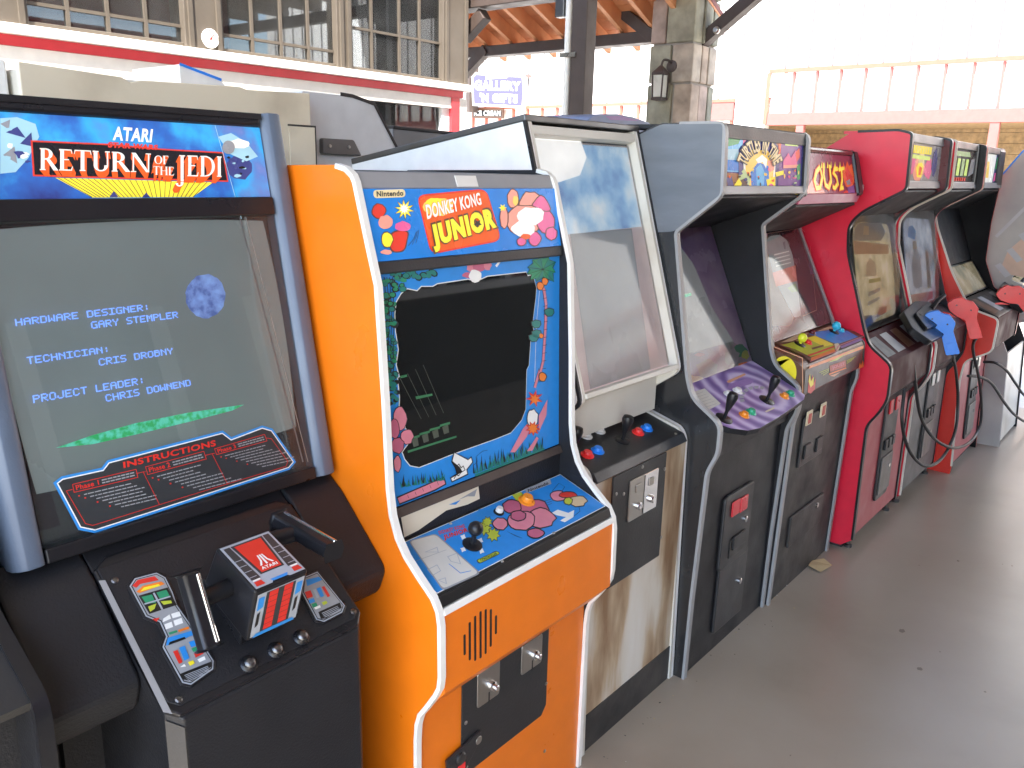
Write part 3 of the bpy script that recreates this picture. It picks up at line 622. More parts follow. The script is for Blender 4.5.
        vs = [pp+Vector((a_, 0, 0))+nn*b_ for pp in (g0+d*.006, g1-d*.006) for a_, b_ in ((.004, .012), (.013, .010), (.012, .0165), (.006, .0175))]; mb = MB(); mb.hexa(vs, 'chrome'); mb.build('trigger', yk, .002)
        mb = MB(); mb.tube([(xin, mid.y+.02, mid.z-.005), (xg, mid.y+.01, mid.z-.003)], .0165, 'black_plastic', 14); mb.build('axle', yk, smooth=True)
    return t

# ================================================================== helper: side panels of a cabinet
def sides(t, prof, x0, x1, th, outer, inner, name='side_panel', edge=None, edge_rng=None, bevel=0):
    for xa, xb, oa in ((x0, x0+th, 0), (x1-th, x1, 1)):
        mb = MB(); k = th*.55
        if oa == 0: mb.prism(prof, xa, xa+k, outer); mb.prism(prof, xa+k, xb, inner)
        else: mb.prism(prof, xb-k, xb, outer); mb.prism(prof, xa, xb-k, inner)
        mb.build(name, t)
        if edge: trim(edge_rng, xa-.0012, xb+.0012, edge, 'edge_trim', t)

# ================================================================== cabinet 2: orange platform game
def cab_orange():
    t = thing('arcade_cabinet', 'orange arcade machine with white edge trim, bright blue marquee and control panel', 'arcade machine', (1.44, 1.5, 0), 'arcade machines in the front row')
    fr = [(1.375, 1.700), (1.345, 1.694), (1.325, 1.681), (1.317, 1.668), (1.278, 1.537), (1.257, 1.469), (1.240, 1.233), (1.230, 1.04), (1.222, .985), (1.205, .94), (1.18, .905), (1.14, .87), (1.10, .838), (1.084, .812), (1.078, .78), (1.076, .66), (1.080, .632), (1.092, .608), (1.12, .565), (1.138, .54), (1.147, .51), (1.150, .47), (1.152, 0)]
    prof = [(1.86, 1.690)]+fr+[(1.86, 0)]
    sides(t, prof, 1.102, 1.770, .0125, 'orange', 'black_vinyl', edge='white_trim', edge_rng=fr)
    xa, xb = 1.115, 1.757; W = xb-xa
    MB().box((xa, 1.36, 1.672), (xb, 1.86, 1.688), 'black_vinyl').build('top_panel', t)
    MB().box((xa, 1.848, .02), (xb, 1.858, 1.67), 'black_vinyl').build('back_panel', t)
    o, P = plate(xa, xb, (1.316, 1.655), (1.330, 1.690), .03, 'grey_plastic', 'top_bar', t, .004)
    mb = MB(); Pm = front(xa, (1.316, 1.655), (1.330, 1.690)); u, v = Pm.uv(467, 184); mb.pbox(Pm, u-.035, u+.035, .004, .030, 0, .002, 'white_plastic'); mb.build('tag', o)
    o, q = plate(xa, xb, (1.286, 1.512), (1.314, 1.655), .012, 'film_sky', 'marquee', t)
    z = Z(4.876, 360, 170); A = MB(); h = .0006
    rr = fillet(z((275, 122), (615, 90), (690, 345), (345, 412)), 9, 5, True); uvp = [q.uv(*c) for c in rr]; A.poly(q, uvp, 'film_red', h); A.poly(q, inset(uvp, .004), 'film_orange', h*1.8)
    A.pix(q, z(*blob(380, 180, 75, 45, 16, .1, 3)), 'film_glow', h*2.4); A.pix(q, z(*blob(360, 160, 42, 24, 16, .1, 3)), 'film_yellow', h*2.9)
    A.pix(q, fillet(z((63, 98), (218, 93), (222, 132), (66, 138)), 4, 4, True), 'film_tan', h)
    # stand-ins at the two ends: a burst, a red jar with fruit, a pink bloom
    A.pix(q, z(*star(215, 192, 52, 24, 10, .2)), 'ink_brown', h); A.pix(q, z(*star(215, 192, 46, 21, 10, .2)), 'film_yellow', h*1.8); A.pix(q, z(*star(213, 190, 26, 13, 10, .2)), 'film_white', h*2.6)
    A.pix(q, fillet(z((150, 300), (205, 290), (240, 300), (220, 400), (150, 405), (135, 350)), 6, 4, True), 'ink_brown', h); A.pix(q, fillet(z((156, 305), (203, 296), (233, 305), (214, 395), (155, 399), (142, 350)), 6, 4, True), 'film_red', h*1.8)
    A.pix(q, z(*blob(90, 200, 36, 38, 14, .12, 6)), 'ink_brown', h); A.pix(q, z(*blob(90, 200, 31, 33, 14, .12, 6)), 'film_red', h*1.8); A.pix(q, z(*blob(122, 255, 38, 34, 14, .1, 8)), 'film_pink', h*2.4)
    A.pix(q, z(*blob(130, 340, 30, 42, 12, .1, 2)), 'ink_brown', h*2.6); A.pix(q, z(*blob(130, 340, 26, 37, 12, .1, 2)), 'film_yellow', h*3.2); A.pix(q, z(*blob(205, 275, 38, 24, 12, .12, 5)), 'film_rose', h*3.4); A.pix(q, z(*blob(125, 400, 26, 12, 10, .2, 5)), 'film_pink', h*3.8)
    for k in range(3): A.pline(q, z((235+k*18, 370-k*6), (262+k*10, 335-k*8), (275+k*5, 300-k*4)), .0012, 'ink_dark', h)
    for k, (cx, cy, rx, ry, m_) in enumerate(((830, 190, 52, 85, 'film_pink'), (745, 140, 26, 46, 'film_pink'), (880, 190, 42, 60, 'film_rose'), (800, 245, 85, 75, 'film_pink'), (905, 255, 42, 55, 'film_rose'), (930, 310, 26, 30, 'film_rose'), (850, 335, 28, 32, 'film_rose'), (700, 235, 18, 50, 'film_pink'), (785, 350, 22, 18, 'film_rose'))):
        A.pix(q, z(*blob(cx, cy, rx+5, ry+5, 16, .1, k)), 'ink_brown', h*(1+k*.22)); A.pix(q, z(*blob(cx, cy, rx, ry, 16, .1, k)), m_, h*(1.1+k*.22))
    A.pix(q, z(*blob(830, 225, 66, 45, 16, .15, 3)), 'film_white', h*3.4); A.pix(q, z(*blob(795, 290, 58, 40, 16, .15, 4)), 'film_white', h*3.6); A.pix(q, z(*blob(755, 150, 14, 24, 12, .15, 4)), 'film_glow', h*3.6); A.pix(q, z(*star(692, 185, 20, 9, 6)), 'film_yellow', h*3.6); A.pix(q, z(*blob(805, 325, 24, 14, 12, .1, 1)), 'film_orange', h*4)
    A.build('artwork', o)
    B = MB(); B.text(q, 'Nintendo', z((78, 104), (208, 100), (210, 126), (80, 131)), 'ink_dark', h*2.2, .03)
    sl = lambda x, y: (x, y)
    B.text(q, 'DONKEY KONG', z((312, 168), (580, 106), (592, 172), (322, 245)), 'ink_orange', h*4.0, .055); B.text(q, 'DONKEY KONG', z((314, 170), (578, 110), (590, 170), (324, 242)), 'film_white', h*4.8, .03)
    B.text(q, 'DONKEY KONG', z((380, 153), (578, 110), (590, 170), (390, 225)), 'film_yellow', h*3.6, .03) if False else None
    B.text(q, 'JUNIOR', z((326, 262), (650, 172), (680, 312), (352, 414)), 'ink_brown', h*4.4, .10); B.text(q, 'JUNIOR', z((334, 270), (642, 182), (670, 306), (360, 404)), 'film_yellow', h*5.2, .07)
    B.pix(q, z(*star(568, 262, 22, 10, 5, .3)), 'ink_dark', h*6.2); B.build('lettering', o)
    plate(xa, xb, (1.278, 1.487), (1.283, 1.512), .03, 'black_metal', 'marquee_retainer', t, .003)
    # bezel with printed jungle and the dark monitor
    o, b = plate(xa, xb, (1.268, .975), (1.290, 1.487), .008, 'ink_sky', 'bezel', t)
    z6, z8 = Z(5.12, 370, 240), Z(5.12, 370, 370); A = MB()
    hole = z6((135, 318), (160, 275), (190, 252), (240, 262), (262, 240), (320, 240), (345, 226), (500, 203), (545, 213), (600, 188), (798, 166), (806, 185), (832, 178), (850, 245), (846, 300), (830, 430), (836, 470), (820, 520), (812, 640))+z8((800, 0), (795, 200), (775, 255), (720, 320), (640, 352), (420, 430), (320, 470), (250, 497), (205, 488), (178, 455), (165, 420), (195, 380), (215, 345), (200, 320), (180, 295), (185, 240), (172, 205), (150, 190), (152, 140), (142, 40))+z6((152, 700), (135, 640), (146, 560), (132, 470), (128, 380))
    uh = [b.uv(*c) for c in hole]; A.poly(b, inset(uh, -.0022), 'ink_white', .0005); A.build('screen_border', o)
    mb = MB(); mb.poly(b, uh, 'tube_off', .0010); sc = mb.build('screen', t)
    T = MB()
    for a_, c_ in (((190, 412), (440, 335)),): T.pix(b, z8(a_, c_, (440, 345), (192, 424)), 'pix_dim', .0016)
    for k in range(4): x = 225+k*52; y = 345-k*22; T.pix(b, z8((x-26, y), (x+26, y-14), (x+26, y-2), (x-26, y+12)), 'pix_dim', .0016); T.pix(b, z8((x-14, y+12), (x+16, y), (x+22, y+40), (x-4, y+50)), 'pix_dimgrey', .0015)
    for k in range(4): T.pline(b, z8((150+k*40, 40-k*22), (260+k*38, 250-k*10)), .0012, 'pix_dimgrey', .0016)
    T.pix(b, z8((230, 135), (315, 120), (318, 130), (234, 150)), 'pix_dim', .0017); T.pix(b, z8((150, 30), (185, 22), (188, 34), (155, 42)), 'pix_dim', .0017); T.build('screen_image', sc)
    A = MB(); rg = random.Random(3); h = .0007
    def leaf(zf, x, y, s_, m_, k, ph): A.pix(b, zf(*[(x+s_*math.cos(t_)*(1 if i % 2 else .8)*1.1, y+s_*.8*math.sin(t_)) for i, t_ in enumerate([ph+math.pi*2*j/7 for j in range(7)])]), m_, h*k)
    for k in range(95):
        y = rg.uniform(180, 768); x = rg.uniform(60, 128) if y > 260 else rg.uniform(50, 190)
        leaf(z6, x, y, rg.uniform(13, 22), 'ink_black', 1+.02*k, k); leaf(z6, x-1, y-1, rg.uniform(10, 17), ('ink_teal', 'ink_green')[k % 2], 1.4+.02*k, k)
    for k in range(26):
        x = rg.uniform(60, 340); y = 165+rg.uniform(-10, 75)*(1-x/420); leaf(z6, x, y, rg.uniform(14, 22), 'ink_black', 1+.02*k, k); leaf(z6, x-1, y-1, rg.uniform(10, 17), 'ink_teal', 1.4+.02*k, k)
    for k in range(16):
        y = rg.uniform(0, 190); leaf(z8, rg.uniform(92, 140), y, rg.uniform(10, 18), 'ink_black', 2.4+.02*k, k); leaf(z8, rg.uniform(92, 140), y, rg.uniform(8, 13), 'ink_teal', 2.8+.02*k, k)
    for k in range(4): A.pline(b, z6((70+k*14, 190), (85+k*12, 380), (75+k*14, 560), (88+k*10, 760)), .002, 'ink_black', h*(2+.1*k))
    # pink leaves lower left, log, jaw trap, grass
    for k, (x, y, rx, ry) in enumerate(((150, 250, 32, 60), (120, 300, 26, 50), (185, 340, 30, 38), (138, 385, 30, 40), (135, 480, 18, 40))):
        A.pix(b, z8(*blob(x, y, rx+4, ry+4, 14, .12, k)), 'ink_black', h*(4+.2*k)); A.pix(b, z8(*blob(x, y, rx, ry, 14, .12, k)), ('ink_pink', 'ink_rose')[k % 2], h*(4.1+.2*k))
    A.pix(b, z8((135, 650), (180, 630), (380, 545), (390, 585), (330, 620), (150, 690)), 'ink_black', h*1); A.pix(b, z8((140, 655), (182, 636), (375, 552), (383, 582), (328, 612), (150, 682)), 'ink_pink', h*1.7)
    for k in range(5): A.pline(b, z8((190+k*38, 640-k*17), (196+k*38, 655-k*17)), .001, 'ink_black', h*2.3)
    def grass(x0, y0, x1, y1, n, hh, m_, k0):
        for k in range(n):
            f_ = (k+rg.random())/n; x, y = x0+(x1-x0)*f_, y0+(y1-y0)*f_; l_ = hh*rg.uniform(.5, 1.2); d_ = rg.uniform(-14, 14)
            A.pix(b, z8((x-5, y), (x+d_, y-l_), (x+5, y)), m_, h*(k0+.02*k))
    grass(150, 600, 380, 560, 16, 60, 'ink_black', 2.6); grass(155, 602, 384, 562, 16, 50, 'ink_teal', 3.1); grass(530, 530, 890, 400, 30, 75, 'ink_black', 1.0); grass(532, 532, 888, 402, 34, 62, 'ink_teal', 1.8)
    A.pix(b, z8((532, 535), (890, 398), (890, 412), (540, 550)), 'ink_teal', h*2.6)
    for pts, m_, k_ in ((((412, 470), (425, 418), (500, 455), (515, 440), (525, 470), (495, 510), (500, 535), (415, 575), (405, 550), (440, 530), (430, 500)), 'ink_black', 3.4), (((418, 465), (429, 424), (498, 461), (513, 448), (519, 470), (489, 508), (494, 530), (417, 568), (412, 553), (470, 520), (455, 495)), 'ink_white', 3.8)): A.pix(b, z8(*pts), m_, h*k_)
    A.pline(b, z8((418, 470), (440, 490), (450, 480), (462, 500), (472, 490), (482, 510), (460, 525), (450, 540), (438, 535), (425, 556)), .0022, 'ink_black', h*4.4)
    A.pline(b, z8((525, 490), (548, 470), (545, 440), (575, 415), (600, 410)), .001, 'ink_black', h*1.4)
    # winged pink blossom at the top edge, palm on the right
    for k, (x, y, rx, ry) in enumerate(((520, 140, 26, 24), (560, 135, 34, 26), (600, 130, 20, 26), (500, 180, 28, 14))): A.pix(b, z6(*blob(x, y, rx, ry, 12, .15, k)), ('ink_pink', 'ink_rose')[k % 2], h*(1+.3*k))
    A.pix(b, z6(*blob(535, 185, 34, 34, 12, .12, 7)), 'ink_white', h*2.6)
    A.pix(b, z6((640, 130), (662, 105), (668, 112), (648, 140)), 'ink_white', h)
    for k, e_ in enumerate(((800, 175), (803, 140), (828, 100), (866, 84), (912, 88), (950, 112), (948, 165), (940, 215), (905, 200), (848, 215), (818, 205))):
        c0 = (882, 150); dx, dy = e_[0]-c0[0], e_[1]-c0[1]; l_ = math.hypot(dx, dy); px_, py_ = -dy/l_*24, dx/l_*24; m1 = (c0[0]+dx*.55, c0[1]+dy*.55-8)
        for m_, s_, k_ in (('ink_black', 1.2, 2.0), ('ink_teal' if k % 2 else 'ink_green', .95, 2.5)): A.pix(b, z6(c0, (m1[0]+px_*s_, m1[1]+py_*s_), e_, (m1[0]-px_*s_, m1[1]-py_*s_)), m_, h*(k_+.03*k))
        A.pline(b, z6(c0, e_), .0009, 'ink_black', h*3.2)
    tr = z6((875, 225), (890, 260), (900, 330), (898, 420), (892, 520), (885, 620), (865, 700))+z8((862, 20), (842, 90))
    A.pline(b, tr, .0125, 'ink_black', h*1.2); A.pline(b, tr, .0100, 'ink_pink', h*1.7)
    for k in range(12): y = 260+k*40; A.pline(b, z6((888-abs(k-4)*1.5, y), (908-abs(k-4)*1.5, y-4)), .0012, 'ink_black', h*2.2)
    for x, y, s_ in ((868, 235, 20), (892, 212, 18), (873, 490, 12), (880, 700, 22)): A.pix(b, z6(*blob(x, y, s_, s_*1.2, 12, .1, 2)), 'ink_black', h*3.3); A.pix(b, z6(*blob(x, y, s_*.8, s_, 12, .1, 2)), 'ink_orange', h*3.7)
    for x, y in ((848, 430), (850, 480), (915, 370), (835, 500)): leaf(z6, x, y, 30, 'ink_black', 3, 1); leaf(z6, x, y, 25, 'ink_teal', 3.5, 1)
    A.pline(b, z6((865, 260), (850, 420), (845, 560))+z8((840, 60),), .0014, 'ink_white', h*2.6)
    # orange burst and pink roots lower right
    A.pix(b, z8(*star(838, 145, 46, 20, 7, .4)), 'ink_red', h*4); A.pix(b, z8(*star(838, 150, 30, 14, 7, .4)), 'ink_orange', h*4.4)
    for pts in (((840, 230), (780, 300), (715, 420), (740, 420), (800, 340)), ((860, 235), (905, 150), (900, 230), (860, 320)), ((850, 340), (810, 400), (800, 415), (828, 412), (860, 350))): A.pix(b, z8(*pts), 'ink_pink', h*3.2)
    A.pix(b, z8(*blob(828, 245, 30, 50, 14, .15, 3)), 'ink_black', h*4.8); A.pix(b, z8(*blob(828, 245, 26, 45, 14, .15, 3)), 'ink_white', h*5.2); A.pix(b, z8(*star(828, 298, 40, 22, 9, .1)), 'ink_red', h*5.6); A.pix(b, z8(*star(828, 298, 28, 16, 9, .1)), 'ink_orange', h*6)
    A.build('artwork', o)
    # ledge and the worn strip above the panel
    plate(xa, xb, (1.252, .955), (1.262, .975), .02, 'timber_dark', 'ledge', t, .002)
    o, P = plate(xa, xb, (1.262, .885), (1.262, .955), .02, 'black_vinyl', 'riser', t)
    rz = Z(4.265, 390, 440); mb = MB(); mb.pix(P, rz((45, 320), (375, 185), (382, 250), (330, 275), (240, 300), (120, 385), (60, 415)), 'beige_laminate', .0006); mb.pix(P, rz((290, 255), (370, 208), (360, 240), (330, 240)), 'ink_grey', .0010); mb.pix(P, rz((250, 275), (300, 255), (280, 275)), 'ink_blue', .0010); mb.build('worn_label', o)
    # control panel
    o, c = plate(xa, xb, (1.096, .838), (1.262, .893), .012, 'ink_black', 'control_panel', t, .002)
    A = MB(); h = .0006
    A.poly(c, [(.004, .008), (W-.004, .008), (W-.004, c.L-.006), (.004, c.L-.006)], 'ink_white', h*.5); A.poly(c, [(.006, .010), (W-.006, .010), (W-.006, c.L-.008), (.006, c.L-.008)], 'ink_sky', h)
    A.pix(c, fillet(rz((78, 432), (195, 400), (388, 570), (225, 645)), 4, 3, True), 'ink_grey', h*1.6); A.pix(c, fillet(rz((84, 434), (193, 405), (378, 568), (226, 636)), 4, 3, True), 'paper', h*2)
    for pts in (((150, 480), (200, 460), (205, 480)), ((245, 500), (285, 485), (300, 530), (260, 520)), ((160, 555), (200, 535), (215, 560), (180, 580)), ((205, 600), (235, 590), (240, 615))): A.pline(c, rz(*pts), .0018, 'ink_steel', h*2.6, closed=True)
    A.pline(c, rz((250, 530), (300, 570), (345, 560)), .0018, 'ink_sky', h*2.8); A.pline(c, rz((105, 520), (240, 470)), .001, 'ink_grey', h*2.5)
    for k, (x, y, rx, ry, m_) in enumerate(((610, 300, 62, 45, 'ink_rose'), (520, 285, 38, 28, 'ink_rose'), (640, 335, 62, 40, 'ink_pink'), (560, 345, 56, 40, 'ink_pink'), (470, 360, 30, 24, 'ink_pink'), (545, 325, 30, 20, 'ink_rose'), (620, 400, 34, 18, 'ink_rose'))):
        A.pix(c, rz(*blob(x, y, rx+5, ry+5, 16, .1, k)), 'ink_black', h*(1.4+.3*k)); A.pix(c, rz(*blob(x, y, rx, ry, 16, .1, k)), m_, h*(1.55+.3*k))
    for k, (x, y, r_) in enumerate(((400, 375, 34), (440, 405, 30), (415, 350, 22))): A.pix(c, rz(*star(x, y, r_+4, (r_+4)*.6, 8, k)), 'ink_black', h*(1.4+.2*k)); A.pix(c, rz(*star(x, y, r_, r_*.6, 8, k)), 'ink_lime', h*(1.5+.2*k))
    A.pix(c, fillet(rz((365, 515), (455, 472), (472, 485), (380, 530)), 3, 3, True), 'ink_black', h*1.4); A.pix(c, fillet(rz((370, 515), (455, 476), (468, 485), (382, 526)), 3, 3, True), 'ink_lime', h*1.8)
    A.pix(c, rz((575, 210), (682, 168), (688, 188), (582, 228)), 'ink_steel', h*1.4)
    A.pix(c, rz((520, 235), (560, 222), (575, 250), (540, 262)), 'ink_lime', h*1.2); A.pix(c, rz(*blob(410, 315, 50, 20, 12, .3, 4)), 'ink_blue', h*1.2)
    for k, (x, y, rx, ry, m_) in enumerate(((720, 240, 34, 20, 'ink_pink'), (760, 235, 38, 12, 'ink_red'), (800, 262, 36, 22, 'ink_tan'), (760, 262, 16, 14, 'ink_lime'))): A.pix(c, rz(*blob(x, y, rx+4, ry+4, 14, .14, k)), 'ink_black', h*(1.3+.3*k)); A.pix(c, rz(*blob(x, y, rx, ry, 14, .14, k)), m_, h*(1.45+.3*k))
    A.pix(c, rz((690, 312), (715, 298), (760, 312), (785, 300), (782, 330), (745, 352), (725, 345), (750, 330), (710, 322)), 'ink_white', h*1.6); A.pline(c, rz((690, 220), (720, 185), (745, 200), (730, 225)), .0012, 'ink_black', h*1.3); A.pline(c, rz((785, 325), (810, 305), (805, 285)), .0012, 'ink_black', h*1.3)
    for x, y in ((312, 415), (312, 468), (385, 430), (390, 475)): A.pix(c, rz(*star(x, y, 14, 8, 4, .4)), 'ink_white', h*1.5)
    for k in range(3): A.pline(c, rz((500+k*14, 392+k*8), (540+k*12, 410+k*5)), .0011, 'ink_black', h*1.4); A.pline(c, rz((650, 285-k*10), (690, 272-k*10)), .0011, 'ink_black', h*1.35)
    A.build('artwork', o)
    T = MB(); T.text(c, 'DONKEY KONG', rz((205, 390), (315, 360), (320, 374), (210, 405)), 'ink_red', h*2, .03); T.text(c, 'JUNIOR', rz((225, 408), (328, 374), (336, 396), (232, 432)), 'ink_red', h*2, .05)
    T.text(c, 'CONTROLLER', rz((382, 511), (452, 480), (458, 490), (388, 521)), 'ink_black', h*2.6, .02); T.text(c, 'Nintendo', rz((586, 212), (672, 178), (676, 190), (590, 224)), 'ink_black', h*2.2, .03); T.build('lettering', o)
    joystick(c, *c.uv(*rz((350, 448))[0]), o, h=.045); button(c, *c.uv(*rz((582, 262))[0]), o, 'orange_plastic', .018, .014); button(c, *c.uv(*rz((463, 310))[0]), o, 'white_plastic', .011, .012, 'black_plastic')
    for x, y in ((258, 358), (478, 518), (697, 398), (570, 190)): screw(c, *c.uv(*rz((x, y))[0]), o, 'steel', .004)
    plate(xa, xb, (1.086, .815), (1.094, .838), .02, 'ink_black', 'panel_edge', t, .002); plate(xa, xb, (1.0765, .800), (1.082, .815), .02, 'white_trim', 'front_trim', t, .002)
    o, P = plate(xa, xb, (1.077, .615), (1.081, .800), .02, 'orange', 'speaker_panel', t, .002); z3 = Z(3.88, 400, 570)
    sl = ((250, 250, 330), (270, 202, 350), (291, 178, 352), (312, 160, 342), (332, 152, 325), (352, 152, 297), (372, 176, 248))
    for x, ya, yb in sl:
        (u, va), (_, vb) = P.uv(*z3((x, ya))[0]), P.uv(*z3((x, yb))[0]); mb = MB(); mb.pprism(P, fillet([(u-.0032, vb), (u+.0032, vb), (u+.0032, va), (u-.0032, va)], .003, 3, True), .0, .0008, 'ink_black'); mb.build('speaker_slot', o)
    plate(xa, xb, (1.150, .535), (1.079, .614), .015, 'orange', 'underside', t)
    o, P = plate(xa, xb, (1.158, 0), (1.158, .545), .018, 'orange', 'lower_front', t)
    uv = [P.uv(*c_) for c_ in z3((237, 450), (575, 218), (565, 732), (240, 1010))]; uv = [(uv[0][0], .56), (uv[1][0], .56), (uv[1][0], .30), (uv[1][0]-.02, .275), (uv[0][0], .275)]
    d, _ = MB().pprism(P, uv, 0, .004, 'black_metal').build('coin_door', t, .002), 0
    for qd, kn, slot in ((((293, 398), (376, 352), (376, 502), (300, 543)), (350, 444), (336, 485)), (((465, 292), (540, 248), (540, 378), (470, 418)), (516, 325), (504, 362))):
        uv = [P.uv(*c_) for c_ in z3(*qd)]; u0, u1 = min(a_[0] for a_ in uv), max(a_[0] for a_ in uv); v1_ = max(a_[1] for a_ in uv); v0_ = min(a_[1] for a_ in uv)
        mb = MB(); mb.pprism(P, fillet([(u0, v0_+.02), (u1, v0_+.02), (u1, v1_), (u0, v1_)], .008, 3, True), .004, .008, 'steel'); m_ = mb.build('coin_plate', d, .0015)
        ku, kv = P.uv(*z3(kn)[0]); su, sv = P.uv(*z3(slot)[0]); MB().lathe(P.at(ku, kv, .008), P.N, [(.013, 0), (.013, .004), (.008, .006), (.008, .016), (.006, .018)], 'chrome', 14).build('coin_return', m_, smooth=True)
        MB().pbox(P, su-.0022, su+.0022, sv-.018, sv+.012, .008, .0086, 'ink_black').build('coin_slot', m_)
    for x, y in ((250, 590), (562, 438), (556, 700), (253, 762)): screw(P, *P.uv(*z3((x, y))[0]), d, 'steel', .005).location += P.N*.004
    u, v = P.uv(*z3((292, 652))[0]); MB().lathe(P.at(u, v, .004), P.N, [(.013, 0), (.013, .006), (.010, .009)], 'steel', 16).build('lock', d, smooth=True)
    mb = MB(); mb.pprism(P, [P.uv(*c_) for c_ in z3((168, 735), (300, 615), (305, 640), (240, 768), (172, 790))], .0045, .012, 'black_metal'); fl = mb.build('door_flap', d, .002)
    u, v = P.uv(*z3((222, 722))[0]); MB().lathe(P.at(u, v, .012), P.N, [(.016, 0), (.016, .003), (.012, .006), (.006, .006)], 'dark_steel', 16).build('hinge_boss', fl, smooth=True)
    u, v = P.uv(*z3((224, 755))[0]); MB().pbox(P, u-.012, u+.012, v-.01, v+.008, .012, .014, 'red_plastic').build('tag', fl)
    return t

# ================================================================== ground, floor
def sheet(name, x0, x1, y0, y1, z_, m_):
    o = MB().add([(x0, y0, z_), (x1, y0, z_), (x1, y1, z_), (x0, y1, z_)], [(0, 1, 2, 3)], m_).build(name); o['kind'] = 'structure'; return o
sheet('ground', -150, 200, -150, 150, -.02, 'pale_ground')
fl = MB().box((-3.4, -2.6, -.3), (7.35, 4.3, 0), 'concrete').build('floor'); fl['kind'] = 'structure'
jm = MB()
for x in (-2.2, .9): jm.add([(x, -2.6, .001), (x+.003, -2.6, .001), (x+.003, 4.2, .001), (x, 4.2, .001)], [(0, 1, 2, 3)], 'joint')
jm.build('floor_joint', fl)
rg = random.Random(11)
sm = MB(); FP = Panel((0, 0, 0), (1, 0, 0), (0, 1, 0))
for px, py, r in ((902, 631, .014), (920, 669, .012), (940, 652, .004), (985, 692, .005), (958, 561, .007), (1012, 566, .005)):
    u, v = FP.uv(px, py); sm.poly(FP, blob(u, v, r, r*.8, 12, .25, int(px)), 'joint', .0008)
for k in range(14):
    x = rg.uniform(1.8, 6.5); y = rg.uniform(-.6, 1.0); sm.poly(FP, blob(x, y, rg.uniform(.002, .006), rg.uniform(.002, .005), 7, .4, k), 'joint', .0008+.00001*k)
sm.build('floor_spot', fl)
p = on_z(818, 566, .004); mb = MB(); mb.add([p+Vector(d) for d in ((-.05, -.03, 0), (.04, -.05, .006), (.07, .0, .012), (.03, .04, .004), (-.04, .03, .008))], [(0, 1, 2, 3, 4)], 'litter'); tag(mb.build('paper_scrap'), 'small tan scrap of paper on the floor by the black machine with ball sticks', 'litter')
mb = MB()
for k in range(34):
    f_ = rg.random(); x = 1.82+rg.random()*2.0; y = 1.125-rg.random()**2*.10; s_ = rg.uniform(.0015, .004); q = Vector((x, y, .002)); mb.add([q+Vector((s_*math.cos(a), s_*math.sin(a), rg.uniform(0, .003))) for a in (0, 1.3, 2.6, 3.9, 5.2)], [(0, 1, 2, 3, 4)], rg.choice(['litter', 'grime_black', 'paper', 'joint']))
mb.build('floor_debris', kind='stuff')

